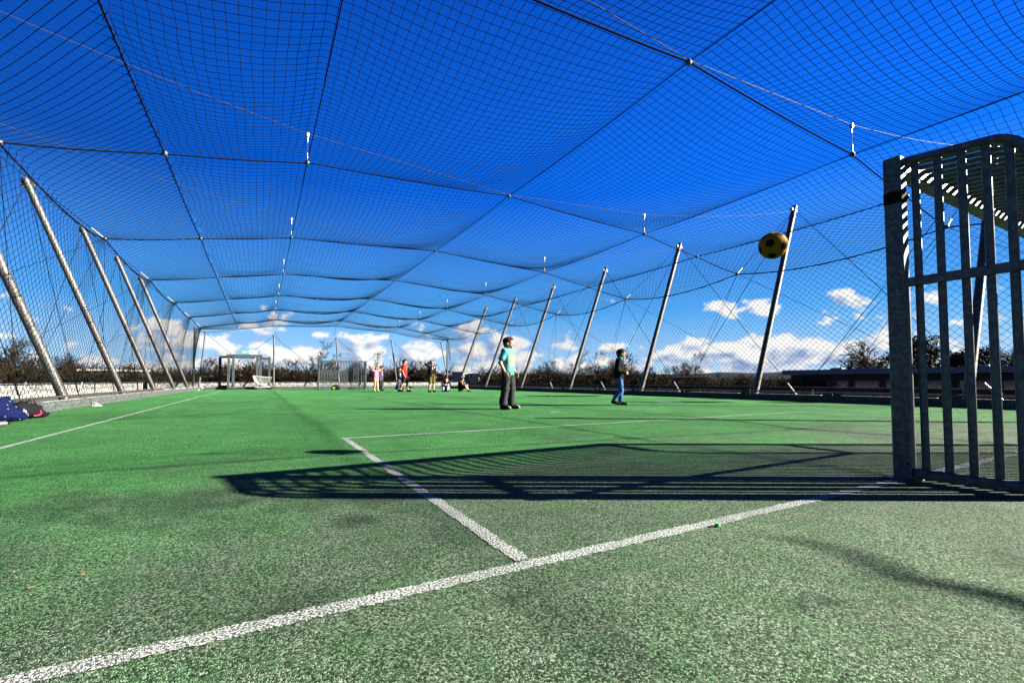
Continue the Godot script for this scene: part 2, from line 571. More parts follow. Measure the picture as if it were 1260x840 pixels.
func poles_and_ropes():
	var side_word := {-1: "left", 1: "right"}
	for side in [-1, 1]:
		for k in range(-1, 7):
			var f := frame_f(k)
			var x0 := pole_foot(side)
			var y0 := 0.0
			var foot := P(x0, f, y0)
			var top := P(x0 + side * LEAN, f, HT)
			var node := P(side_x(side, EX), f, EH)
			var lab: String
			if k < 0: lab = "slanting steel pole on the %s side, behind the near goal line" % side_word[side]
			else: lab = "slanting steel net pole of the %s row, %s from the near goal" % [side_word[side], ORD[k]]
			var o := thing("net_pole", foot, lab, "pole", "slanting poles along both sides")
			part("shaft", pole_shaft(Vector3.ZERO, top - foot, 0.095), M.galv, o)
			var g := Geo.new()
			g.box(Vector3(side * 0.02, 0.015, 0), Vector3(0.42, 0.03, 0.36), 0.006)
			part("foot_plate", g.mesh(), M.galv, o)
			g = Geo.new()
			var ax := (top - foot).normalized()
			for s2 in [-1, 1]:
				g.box(top - foot - ax * 0.14 + Vector3(-side * 0.11, 0.02, 0.035 * s2), Vector3(0.11, 0.10, 0.014), 0.003)
				g.box(top - foot - ax * 0.10 + Vector3(side * 0.10, -0.04, 0.035 * s2), Vector3(0.09, 0.12, 0.014), 0.003)
			g.tube(line(top - foot - ax * 0.02, top - foot + ax * 0.03), 0.10, 0.085, 16, true)
			part("head_bracket", g.mesh(), M.galv, o)
			# tie from the pole head to the net edge
			part("tie_cable", cable_mesh(top - foot - ax * 0.14, node - foot, 0.008), M.rope, o)
			g = Geo.new()
			var dn := (top - node).normalized()
			g.tube(line(node - foot + dn * 0.05, node - foot + dn * 0.34), 0.02, 0.016, 8, true)
			part("turnbuckle", g.mesh(), M.bright, o)
			g = Geo.new()
			g.blob(node - foot, Vector3(0.05, 0.045, 0.05), 8, 6)
			part("net_clamp", g.mesh(), M.galv, o)
			for s in [-1, 1]:
				var anchor := P(x0 + side * (LEAN - 0.1), f + s * SP, 0.05)
				part("stay_cable", cable_mesh(top - foot - ax * 0.10, anchor - foot, 0.010), M.rope, o)
				g = Geo.new()
				var da := (top - anchor).normalized()
				g.tube(line(anchor - foot, anchor - foot + da * 0.62), 0.022, 0.022, 8, true)
				part("anchor_rod", g.mesh(), M.bright if s < 0 else M.rope, o)
				part("net_stay", cable_mesh(node - foot, anchor - foot + Vector3(0, 0.1, 0), 0.0055), M.rope, o)
			part("net_stay", cable_mesh(node - foot, P(x0, f + SP * 0.5, 0.25) - foot, 0.005), M.rope, o)
			# cast footing beside the kerb
			if side < 0 and k in [2, 6]:
				var wdg := Geo.new()
				var a := Vector3(0.0, 0, 0)
				wdg.quad(Vector3(0, 0, 0.12), Vector3(0.42, 0, 0.12), Vector3(0.05, 0.2, 0.07), Vector3(0, 0.2, 0.07))
				wdg.quad(Vector3(0.42, 0, -0.12), Vector3(0, 0, -0.12), Vector3(0, 0.2, -0.07), Vector3(0.05, 0.2, -0.07))
				wdg.quad(Vector3(0.42, 0, 0.12), Vector3(0.42, 0, -0.12), Vector3(0.05, 0.2, -0.07), Vector3(0.05, 0.2, 0.07))
				wdg.quad(Vector3(0, 0.2, 0.07), Vector3(0.05, 0.2, 0.07), Vector3(0.05, 0.2, -0.07), Vector3(0, 0.2, -0.07))
				wdg.quad(Vector3(0, 0, -0.12), Vector3(0, 0, 0.12), Vector3(0, 0.2, 0.07), Vector3(0, 0.2, -0.07))
				var wt := thing("concrete_wedge", P(XL + 0.43, f + 0.02, 0.002), "pale concrete wedge on the turf at the foot of the %s left pole" % ["", "", "nearest visible", "", "", "", "farthest"][k], "wedge", "concrete wedges by the kerb")
				part("block", wdg.mesh(), M.white_panel, wt)
				wt.scale = Vector3(0.4, 0.5, 0.7)
		# net edge rope, one long rope through all nodes
		var pts := PackedVector3Array()
		var f := NEAR
		while f < FAR + 0.01:
			pts.append(edge_point(side, f)); f += 0.32
		pts.append(edge_point(side, FAR))
		var er := thing("edge_rope", pts[0], "black rope along the %s upper edge of the side net" % side_word[side], "rope", "net edge ropes")
		var eg := Geo.new(); eg.tube(rel(pts), 0.014, 0.014, 6)
		part("rope", eg.mesh(), M.rope, er)
		eg = Geo.new(); 
		var lace := PackedVector3Array()
		for i in pts.size():
			lace.append(pts[i] - pts[0] + Vector3(0.03 * (1 if i % 2 else -1), -0.015, 0))
		eg.tube(lace, 0.006, 0.006, 4)
		part("lacing", eg.mesh(), M.rope, er)
		# seam rope
		pts = PackedVector3Array()
		f = NEAR
		while f < FAR + 0.01:
			pts.append(seam_point(side, f)); f += 0.16
		var sr := thing("seam_rope", pts[0], "thick black laced seam rope in the net roof, %s one" % side_word[side], "rope", "seam ropes in the roof")
		eg = Geo.new(); eg.tube(rel(pts), 0.0115, 0.0115, 6)
		part("rope", eg.mesh(), M.rope, sr)
		eg = Geo.new(); lace = PackedVector3Array()
		for i in pts.size():
			lace.append(pts[i] - pts[0] + Vector3(-side * (0.045 if i % 2 else -0.03), 0.0, 0))
		eg.tube(lace, 0.005, 0.005, 4)
		part("lacing", eg.mesh(), M.rope, sr)
	# bay ropes and overhead cables
	for k in range(-1, 7):
		var f := frame_f(k)
		var word: String = "behind the near goal line" if k < 0 else "%s from the near goal" % ORD[k]
		var at := P(XC, f, CH)
		var r := thing("cross_rope", at, "black rope across the net roof, " + word, "rope", "ropes across the net roof")
		var pts := PackedVector3Array()
		var x := XC - EX
		while x < XC + EX + 0.01:
			pts.append(P(x, f, roof_h(x, f)) - at); x += 0.4189
		var g := Geo.new(); g.tube(pts, 0.0125, 0.0125, 6)
		part("rope", g.mesh(), M.rope, r)
		for px in [XC, XC - LX, XC + LX, XC - SX, XC + SX]:
			g = Geo.new(); g.blob(P(px, f, roof_h(px, f)) - at, Vector3(0.045, 0.05, 0.045), 8, 6)
			part("clamp", g.mesh(), M.galv, r)
		var c := thing("overhead_cable", at, "grey steel cable between opposite pole tops, " + word, "cable", "steel cables between pole tops")
		var tl := P(XL - LEAN, f, HT - 0.14)
		var tr := P(XR + LEAN, f, HT - 0.14)
		for seg in [[tl, P(XC - LX, f, DH), 0.12], [P(XC - LX, f, DH), P(XC, f, CH + 0.03), 0.0], [P(XC, f, CH + 0.03), P(XC + LX, f, DH), 0.0], [P(XC + LX, f, DH), tr, 0.12]]:
			part("cable", cable_mesh(seg[0] - at, seg[1] - at, 0.006, seg[2]), M.cable, c)
		for s in [-1, 1]:
			var a := P(XC + s * LX, f, DH) - at
			var b := P(XC + s * LX, f, LH + 0.02) - at
			part("hanger", cable_mesh(a, b, 0.006), M.cable, c)
			g = Geo.new()
			g.box(a + Vector3(0, -0.02, 0), Vector3(0.05, 0.09, 0.05), 0.008)
			g.tube(line(a, a - Vector3(0, 0.16, 0)), 0.014, 0.010, 6, true)
			g.tube(line(b + Vector3(0, 0.16, 0), b), 0.012, 0.014, 6, true)
			part("shackle", g.mesh(), M.bright, c)
	for q in [[-LX, LH, "left of the middle, over the pitch"], [0.0, CH, "along the middle"], [LX, LH, "right of the middle, over the pitch"]]:
		var pts := PackedVector3Array()
		var f := NEAR - 1.0
		while f < FAR + 0.01:
			pts.append(P(XC + q[0], f, roof_h(XC + q[0], f) + 0.004)); f += 0.4
		pts.append(P(XC + q[0] + (0.35 if q[0] < 0 else (0.28 if q[0] > 0.0 else 0.2)), FAR + 2.1, 4.0))
		var r := thing("long_rope", pts[0], "dark rope running the length of the net roof, " + q[2], "rope", "ropes along the net roof")
		var g := Geo.new(); g.tube(rel(pts), 0.008, 0.008, 6)
		part("rope", g.mesh(), M.rope, r)
	# far end: slanting poles, corner posts, top cable
	for i in 5:
		var x := XL + 0.25 + (XR - XL) * i / 4.0
		var foot := P(x, FAR, 0.0)
		var top := P(x + (0.12 if i == 0 else 0.0), FAR + 2.1, 4.05)
		var w: String = ["next to the left corner post", "beside the gate frame", "behind the far goal", "second from the right corner", "next to the right corner post"][i]
		var o := thing("end_pole", foot, "slim grey pole of the far end leaning outwards, " + w, "pole", "slim poles at the far end")
		part("shaft", pole_shaft(Vector3.ZERO, top - foot, 0.06), M.galv, o)
		var g := Geo.new(); g.blob(top - foot, Vector3(0.1, 0.09, 0.1), 8, 6)
		part("head", g.mesh(), M.galv, o)
		g = Geo.new(); g.box(Vector3(0, 0.015, 0), Vector3(0.3, 0.03, 0.3), 0.005)
		part("foot_plate", g.mesh(), M.galv, o)
		for s in [-1, 1]:
			if (i == 0 and s < 0) or (i == 4 and s > 0): continue
			part("stay_cable", cable_mesh(top - foot, P(x + s * 4.5, FAR + 1.2, 0.05) - foot, 0.012), M.rope, o)
	for side in [-1, 1]:
		var foot := P(pole_foot(side) + side * 0.05, FAR, 0)
		var o := thing("corner_post", foot, "upright grey post at the far %s corner of the net" % side_word[side], "post", "corner posts of the net")
		part("shaft", pole_shaft(Vector3.ZERO, Vector3(0, 4.2, 0), 0.07), M.galv, o)
		var g := Geo.new(); g.box(Vector3(0, 0.015, 0), Vector3(0.3, 0.03, 0.3), 0.005)
		part("foot_plate", g.mesh(), M.galv, o)
		g = Geo.new(); g.tube(line(Vector3(0, 4.2, 0), Vector3(0, 4.25, 0)), 0.085, 0.06, 12, true)
		part("cap", g.mesh(), M.galv, o)
	var er := thing("end_rope", P(XC, FAR, EH), "black rope along the far edge of the net roof", "rope")
	var pts := PackedVector3Array()
	pts.append(P(XL, FAR, 4.15) - er.position)
	var x := XC - EX
	while x < XC + EX + 0.01:
		pts.append(P(x, FAR, roof_h(x, FAR)) - er.position); x += 0.4189
	pts.append(P(XR, FAR, 4.15) - er.position)
	var g := Geo.new(); g.tube(pts, 0.016, 0.016, 6)
	part("rope", g.mesh(), M.rope, er)
	kerbs()
	# unseen roll added behind the camera to cast a shadow on the turf
	var b := thing("shadow_roll", P(XC + LX, -3.25, LH - 0.63), "added unseen roll behind the camera that casts a soft shadow", "net")
	var bp := PackedVector3Array()
	for i in 12: bp.append(Vector3(0.02 * sin(i * 1.7), 0.02 * cos(i * 2.1), i * 0.14))
	g = Geo.new(); g.tube(bp, 0.012, 0.07, 8, true)
	part("roll", g.mesh(), M.net, b)

func rel(p: PackedVector3Array) -> PackedVector3Array:
	var o := PackedVector3Array()
	for q in p: o.append(q - p[0])
	return o

func kerbs():
	var bl := 2.4
	for side in [-1, 0, 1]:
		var lab: String = {-1: "grey board kerb along the left side of the court", 0: "grey board kerb along the far end of the court", 1: "grey board kerb along the right side of the court"}[side]
		var along := Vector3(0, 0, -1) if side != 0 else Vector3(1, 0, 0)
		var start := P(-3.55, NEAR, 0) if side < 0 else (P(13.78, NEAR, 0) if side > 0 else P(-3.4, FAR - 0.1, 0))
		var L := FAR - 0.15 - NEAR if side != 0 else 17.0
		var o := thing("kerb", start, lab, "kerb", "board kerbs round the court")
		var n := int(L / bl)
		var step := L / n
		var g := Geo.new()
		var sz := Vector3(0.07, 0.195, step - 0.014) if side != 0 else Vector3(step - 0.014, 0.195, 0.07)
		g.box(Vector3.ZERO, sz, 0.006)
		var bm := g.mesh()
		for i in n:
			part("board", bm, M.kerb, o, along * (step * (i + 0.5)) + Vector3(rng.randf_range(-0.004, 0.004), 0.0995, rng.randf_range(-0.002, 0.002)))
		# ground rail that holds the lower edge of the net, on short stubs behind the boards
		var back := Vector3(side * 0.16, 0.27, 0) if side != 0 else Vector3(0, 0.27, -0.16)
		g = Geo.new(); g.tube(line(back, back + along * L), 0.022, 0.022, 8, true)
		part("rail", g.mesh(), M.galv, o)
		g = Geo.new(); g.tube(line(Vector3(0, 0, 0), Vector3(0, 0.27, 0)), 0.018, 0.018, 6)
		var sm := g.mesh()
		for i in n + 1:
			part("stub", sm, M.galv, o, Vector3(back.x, 0, back.z) + along * clampf(step * i, 0.05, L - 0.05))
		g = Geo.new()
		var tz := Vector3(0.13, 0.02, step - 0.5) if side != 0 else Vector3(step - 0.5, 0.02, 0.13)
		g.box(Vector3.ZERO, tz, 0.004)
		var tm := g.mesh()
		for i in n:
			part("lit_dash", tm, M.white_panel, o, along * (step * (i + 0.5)) + Vector3(back.x * 0.72, 0.19, back.z * 0.72))  # white dashes painted as the sunlit kerb top between shadows

func cross_profile(x: float) -> float:
	var d := absf(x - XC)
	var pts := [[0.0, CH], [LX, LH], [SX, SH], [EX, EH], [20.0, EH]]
	for i in 4:
		if d <= pts[i + 1][0]:
			var t: float = (d - pts[i][0]) / (pts[i + 1][0] - pts[i][0])
			return lerpf(pts[i][1], pts[i + 1][1], t) - 0.03 * 4.0 * t * (1.0 - t)
	return EH

func bay_t(f: float) -> float:
	return fposmod((f - F0) / SP, 1.0)

func roof_h(x: float, f: float) -> float:
	var base := cross_profile(x)
	var t := bay_t(f)
	var along := 4.0 * t * (1.0 - t)
	if f > frame_f(6):
		t = clampf((f - frame_f(6)) / (FAR - frame_f(6)), 0.0, 1.0); along = 4.0 * t * (1.0 - t) * 0.25
		base = lerpf(base, base - 0.12, t)
	var d := absf(x - XC)
	var u := 0.0
	if d < LX: u = d / LX
	elif d < SX: u = (d - LX) / (SX - LX)
	else: u = clampf((d - SX) / (EX - SX), 0, 1)
	var across := 4.0 * u * (1.0 - u)
	var amp := 0.38 if d < LX else 0.20
	return base - along * (0.045 + amp * across) + 0.03 * nz.get_noise_2d(x * 1.5, f * 1.5) * along * across

func seam_point(side: int, f: float) -> Vector3:
	var x := side_x(side, SX)
	return P(x, f, roof_h(x, f))

func edge_point(side: int, f: float) -> Vector3:
	var t := bay_t(f)
	var a := 4.0 * t * (1.0 - t)
	if f > frame_f(6): a *= 0.2
	var x := side_x(side, EX - 0.10 * a)
	var end := smoothstep(frame_f(6), FAR, f)
	return P(lerpf(x, pole_foot(side), end), f, EH - 0.27 * a + 0.1 * end)

# ------------------------------------------------------------------ nets
const MESH := 0.118
const STRAND := 0.0037

func seam_gap(side: int, f: float) -> float:
	# between two lacings the middle net hangs away from the seam rope
	var s := f * 0.95 + 0.6 * nz2.get_noise_1d(f * 0.21 + side * 30.0)
	var k := floorf(s)
	var t := s - k
	var amp := 0.02 + 0.20 * pow(absf(nz2.get_noise_1d(k * 7.31 + side * 11.0)), 0.8)
	return amp * pow(sin(PI * t), 1.2) * (0.6 + 0.8 * t)

func roof_net_point(x: float, f: float) -> Vector3:
	var dl := x - (XC - SX)
	var dr := (XC + SX) - x
	var off := 0.0
	if dl < 3.0: off += (0.02 + seam_gap(-1, f)) * exp(-dl / 0.55) * (1.0 if dl >= 0.0 else 1.0)
	if dr < 3.0: off -= (0.02 + seam_gap(1, f)) * exp(-dr / 0.55)
	# slack threads wander a little
	off += 0.030 * nz2.get_noise_2d(x * 0.9, f * 0.55)
	var df := 0.030 * nz2.get_noise_2d(x * 0.55 + 90.0, f * 0.8)
	return P(x + off, f + df, roof_h(x + off, f + df))

func side_net_point(side: int, s: float, f: float) -> Vector3:
	# s runs from the seam over the edge rope down to the ground rail
	var a := seam_point(side, f)
	var b := edge_point(side, f)
	var c := P(pole_foot(side) - side * 0.18, f, 0.27)
	var l1 := 1.96
	var w := 0.02 * nz2.get_noise_2d(s * 1.2, f * 0.9 + side * 20.0)
	if s < l1:
		var t := s / l1
		return a.lerp(b, t) - Vector3(0, 0.05 * 4.0 * t * (1.0 - t), 0) + Vector3(w, 0, w)
	var t2 := clampf((s - l1) / 3.8, 0.0, 1.0)
	return b.lerp(c, t2) + Vector3(side * (0.10 * 4.0 * t2 * (1.0 - t2) + w), 0, w)

func nets():
	# roof
	var o := thing("roof_net", P(XC, 17.0, CH), "black square-mesh net stretched overhead across the whole court", "net")
	var at := o.position
	var g := Geo.new()
	var nf := int((FAR - NEAR) / MESH)
	var nx := int(2.0 * SX / MESH)
	for j in nf + 1:
		var f := NEAR + (FAR - NEAR) * j / nf
		var p := PackedVector3Array()
		var m := 44
		for i in m + 1: p.append(roof_net_point(XC - SX + 2.0 * SX * i / m, f) - at)
		g.tube(p, STRAND, STRAND, 3)
	var e := part("cross_strands", g.mesh(), M.net, o); stuff_part(e)
	g = Geo.new()
	for i in nx + 1:
		var x := XC - SX + 2.0 * SX * i / nx
		var p := PackedVector3Array()
		var m := 150
		for j in m + 1: p.append(roof_net_point(x, NEAR + (FAR - NEAR) * j / m) - at)
		g.tube(p, STRAND, STRAND, 3)
	e = part("long_strands", g.mesh(), M.net, o); stuff_part(e)
	# the two sides: diamond mesh from the seams down to the ground
	var W := 5.76
	for side in [-1, 1]:
		o = thing("side_net", P(pole_foot(side), 17.0, 0.2), "black diamond-mesh net hanging along the %s side of the court" % ("left" if side < 0 else "right"), "net", "side nets")
		at = o.position
		var d := MESH * 1.41421
		for dirn in [-1, 1]:
			g = Geo.new()
			var n := int((FAR - NEAR + W) / d)
			for i in n:
				var f0 := NEAR + d * (i + 0.5)
				if dirn > 0: f0 -= W
				# strand: f = f0 + dirn * s   (shifted so that it covers the length)
				var p := PackedVector3Array()
				var steps := 22
				for k in steps + 1:
					var s := W * k / steps
					var f: float = f0 + dirn * s
					if f < NEAR or f > FAR - 0.02: continue
					p.append(side_net_point(side, s, f) - at)
				if p.size() > 1: g.tube(p, STRAND * (1.15 if side > 0 else 1.0), -1.0, 3)
			e = part("strands", g.mesh(), M.net, o); stuff_part(e)
	# the far end
	o = thing("end_net", P(XC, FAR, 0.2), "thin black net closing the far end of the court", "net")
	at = o.position
	g = Geo.new()
	var x := XL + 0.1
	while x < XR - 0.05:
		g.tube(line(P(x, FAR, 0.27) - at, P(x, FAR, roof_h(clampf(x, XC - EX, XC + EX), FAR)) - at), 0.0016, 0.0016, 3); x += MESH
	var h := 0.3
	while h < 4.0:
		g.tube(line(P(XL + 0.1, FAR, h) - at, P(XR - 0.1, FAR, h) - at), 0.0016, 0.0016, 3); h += MESH
	e = part("strands", g.mesh(), M.net, o); stuff_part(e)

# ------------------------------------------------------------------ goals
func hoop_path(x: float, depth: float, hgt: float, rad: float, y_end := 0.05) -> PackedVector3Array:
	# from the crossbar back, round the corner and down (z is back)
	var p := PackedVector3Array()
	# the top falls slightly towards the back
	p.append(Vector3(x, hgt, 0.0))
	hgt -= 0.045
	p.append(Vector3(x, hgt, depth - rad))
	for i in range(1, 7):
		var a := PI * 0.5 * i / 6.0
		p.append(Vector3(x, hgt - rad + cos(a) * rad, depth - rad + sin(a) * rad))
	p.append(Vector3(x, y_end, depth))
	return p

func goals():
	var o := thing("ball_goal", P(5.0, 1.30, 0.0), "large steel bar goal in the right foreground, seen from beside it", "goal", "steel bar goals")
	var HWD := 1.49
	var H := 1.995
	var D := 0.575
	var R := 0.17
	for s in [-1, 1]:
		var g := Geo.new()
		g.box(Vector3(s * (HWD + 0.04), H * 0.5 + 0.003, 0), Vector3(0.08, H, 0.092), 0.007)
		var post := part("post", g.mesh(), M.steel, o)
		if s < 0:
			g = Geo.new(); g.box(Vector3(s * (HWD + 0.04), 1.74, 0), Vector3(0.084, 0.085, 0.096), 0.006)
			part("black_band", g.mesh(), M.black, post)  # plain black band round the upper post
		# bolts that hold the rails to the post, and a base plate
		for hy in [0.10, 1.17, 1.23, 1.88]:
			g = Geo.new()
			g.tube(line(Vector3(s * (HWD + 0.079), hy, 0.02), Vector3(s * (HWD + 0.089), hy, 0.02)), 0.011, 0.010, 6, true)
			part("bolt", g.mesh(), M.galv, post)
		g = Geo.new(); g.box(Vector3(s * (HWD + 0.04), 0.006, 0), Vector3(0.16, 0.008, 0.17), 0.002)
		part("base_plate", g.mesh(), M.galv, post)
		# side frame: bent flat tube
		g = Geo.new()
		g.sweep(hoop_path(s * (HWD + 0.035), D, H - 0.03, R, 0.02), Vector3.RIGHT, 0.022, 0.022)
		part("side_frame", g.mesh(), M.steel, o)
		g = Geo.new(); g.box(Vector3(s * (HWD + 0.036), 0.045, 0.046 + (D - 0.07) * 0.5), Vector3(0.05, 0.06, D - 0.07), 0.008)
		part("bottom_rail", g.mesh(), M.steel, o)
		g = Geo.new(); g.box(Vector3(s * (HWD + 0.060), 1.20, 0.046 + (D - 0.07) * 0.5), Vector3(0.02, 0.055, D - 0.06), 0.004)
		part("middle_rail", g.mesh(), M.steel, o)
		for i in 5:
			var z: float = [0.10, 0.205, 0.31, 0.41, 0.50][i]
			var top := H - 0.05 - 0.045 * z / (D - R)
			if z > D - R: top = H - 0.085 - R + sqrt(maxf(0.0, R * R - (z - D + R) * (z - D + R)))
			g = Geo.new()
			g.tube(line(Vector3(s * (HWD + 0.03), 0.07, z), Vector3(s * (HWD + 0.03), top, z)), 0.0205, 0.0205, 12, false, 0.62)
			part("side_bar", g.mesh(), M.steel, o)
	var g := Geo.new()
	g.box(Vector3(0, H - 0.05, 0), Vector3(HWD * 2.0, 0.092, 0.088), 0.007)
	part("crossbar", g.mesh(), M.steel, o)
	g = Geo.new(); g.box(Vector3(0, 0.045, D), Vector3(HWD * 2.0 + 0.02, 0.06, 0.05), 0.008)
	part("bottom_rail", g.mesh(), M.steel, o)
	g = Geo.new(); g.box(Vector3(0, 1.20, D + 0.028), Vector3(HWD * 2.0 + 0.13, 0.055, 0.02), 0.004)
	part("middle_rail", g.mesh(), M.steel, o)
	g = Geo.new()
	g.sweep(hoop_path(0.0, D, H - 0.03, R, 0.07), Vector3.RIGHT, 0.023, 0.010)
	var hm := g.mesh()
	var n := 29
	for i in n:
		part("roof_bar", hm, M.steel, o, Vector3(-HWD + 2.0 * HWD * (i + 0.5) / n, 0, 0))
	var c := o.duplicate()
	c.name = numbered("ball_goal"); add_child(c)
	c.position = P(4.95, 33.04, 0.0); c.rotation.y = PI
	c.set_meta("label", "small distant steel bar goal at the far end of the court")

# ------------------------------------------------------------------ surroundings
func wall_run(o: Node3D, a: Vector3, b: Vector3, h: float, m: Material, step: float, ribs: bool):
	# parapet of panels with narrow joints, posts behind and a cap, in the coordinates of o
	var d := (b - a).normalized()
	var L := (b - a).length()
	var n := int(L / step)
	var w := L / n
	var turn := Basis(Vector3.UP, atan2(-d.z, d.x))
	var g := Geo.new()
	g.box(Vector3.ZERO, Vector3(w - 0.02, h, 0.05), 0.005)
	if ribs:
		var r := -w * 0.5 + 0.1
		while r < w * 0.5 - 0.06:
			g.box(Vector3(r, 0, 0.034), Vector3(0.05, h - 0.02, 0.016)); g.box(Vector3(r, 0, -0.034), Vector3(0.05, h - 0.02, 0.016)); r += 0.16
	var pm := g.mesh()
	for i in n:
		var p := part("panel", pm, m, o, a + d * (w * (i + 0.5)) + Vector3(0, h * 0.5 + 0.01, 0))
		p.basis = turn
	g = Geo.new()
	g.box(a.lerp(b, 0.5) + Vector3(0, h + 0.035, 0), Vector3(L, 0.05, 0.16), 0.008, turn)
	part("cap", g.mesh(), M.cap, o)

func grow(gt: Geo, gc: Geo, r: RandomNumberGenerator, pos: Vector3, dir: Vector3, length: float, rad: float, level: int, q: Dictionary):
	var n := 4 if level < 2 else 3
	var pts := PackedVector3Array([pos])
	var d := dir
	for i in n:
		d = (d + Vector3(r.randf_range(-1, 1), r.randf_range(-0.5, 1.0) * q.up, r.randf_range(-1, 1)) * q.bend).normalized()
		pts.append(pts[i] + d * (length / n))
	var tip := maxf(rad * 0.45, q.min_r)
	(gt if level < 2 else gc).tube(pts, rad, tip, 7 if level == 0 else (5 if level == 1 else 3))
	if level >= q.levels: return
	var kids: int = q.kids[level]
	for i in kids:
		var t: float = lerpf(q.start if level == 0 else 0.25, 1.0, (i + r.randf()) / kids)
		var ft := clampf(t * n, 0.0, n - 0.001)
		var k := int(ft)
		var p := pts[k].lerp(pts[k + 1], ft - k)
		var axis := (pts[k + 1] - pts[k]).normalized()
		var side := axis.cross(Vector3(r.randf_range(-1, 1), r.randf_range(-1, 1), r.randf_range(-1, 1))).normalized()
		var ang: float = deg_to_rad(r.randf_range(q.ang0, q.ang1))
		var nd := (axis * cos(ang) + side * sin(ang)).normalized()
		if level > 0: nd = (nd + Vector3(0, q.lift, 0)).normalized()
		grow(gt, gc, r, p, nd, length * r.randf_range(q.len0, q.len1) * (1.15 - 0.4 * t), maxf(rad * lerpf(0.62, 0.4, t), q.min_r), level + 1, q)
	if level == 0:
		grow(gt, gc, r, pts[n], d, length * 0.7, tip, 1, q)

func bare_tree(seed_: int, h: float, q: Dictionary) -> Array:
	var r := RandomNumberGenerator.new(); r.seed = seed_
	var gt := Geo.new()
	var gc := Geo.new()
	grow(gt, gc, r, Vector3(0, -0.6, 0), Vector3(0, 1, 0), h * q.trunk, h * q.thick, 0, q)
	return [gt.mesh(), gc.mesh()]

func surroundings():
	# parapets of the roof
	var o := thing("parapet", P(-7.6, 15.0, 0), "white panel parapet along the left edge of the roof", "parapet", "parapets round the roof")
	wall_run(o, Vector3(0, -0.05, 18), Vector3(0, -0.05, -27.5), 0.50, M.white_panel, 2.5, false)
	o = thing("parapet", P(5.3, 43.0, 0), "pale panel parapet along the far edge of the roof", "parapet", "parapets round the roof")
	wall_run(o, Vector3(-12.7, -0.05, 0), Vector3(13.0, -0.05, 0), 0.50, M.white_panel, 2.5, false)
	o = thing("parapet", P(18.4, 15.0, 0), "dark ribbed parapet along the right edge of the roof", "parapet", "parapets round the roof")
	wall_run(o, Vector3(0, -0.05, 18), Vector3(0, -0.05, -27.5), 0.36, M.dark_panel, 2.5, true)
	# bank of earth round the site with scrub on it
	var g := Geo.new()
	var prev := []
	for i in 101:
		var a := lerpf(-75.0, 135.0, i / 100.0)
		var dir := Vector3(sin(deg_to_rad(a)), 0, -cos(deg_to_rad(a)))
		var hh := 0.1 + 0.5 * nz.get_noise_1d(a * 0.6) - bank_dip(a)
		var rr := 1.0 + 0.25 * smoothstep(55.0, 80.0, a)
		var row := [dir * 46.0 * rr + Vector3(0, -9, 0), dir * 56.0 * rr + Vector3(0, hh - 0.8, 0), dir * 66.0 * rr + Vector3(0, hh, 0), dir * 80.0 * rr + Vector3(0, hh - 1.0, 0), dir * 110.0 * rr + Vector3(0, -9, 0)]
		if prev.size():
			for k in 4: g.quad(prev[k], row[k], row[k + 1], prev[k + 1])
		prev = row
	struct("bank", g.mesh(), M.brush)
	scrub()
	trees()
	buildings()

func bank_dip(a: float) -> float:
	# the bank lies lower where the flats and the hills show
	return 1.6 * smoothstep(18.5, 20.0, a) * (1.0 - smoothstep(24.5, 26.0, a))

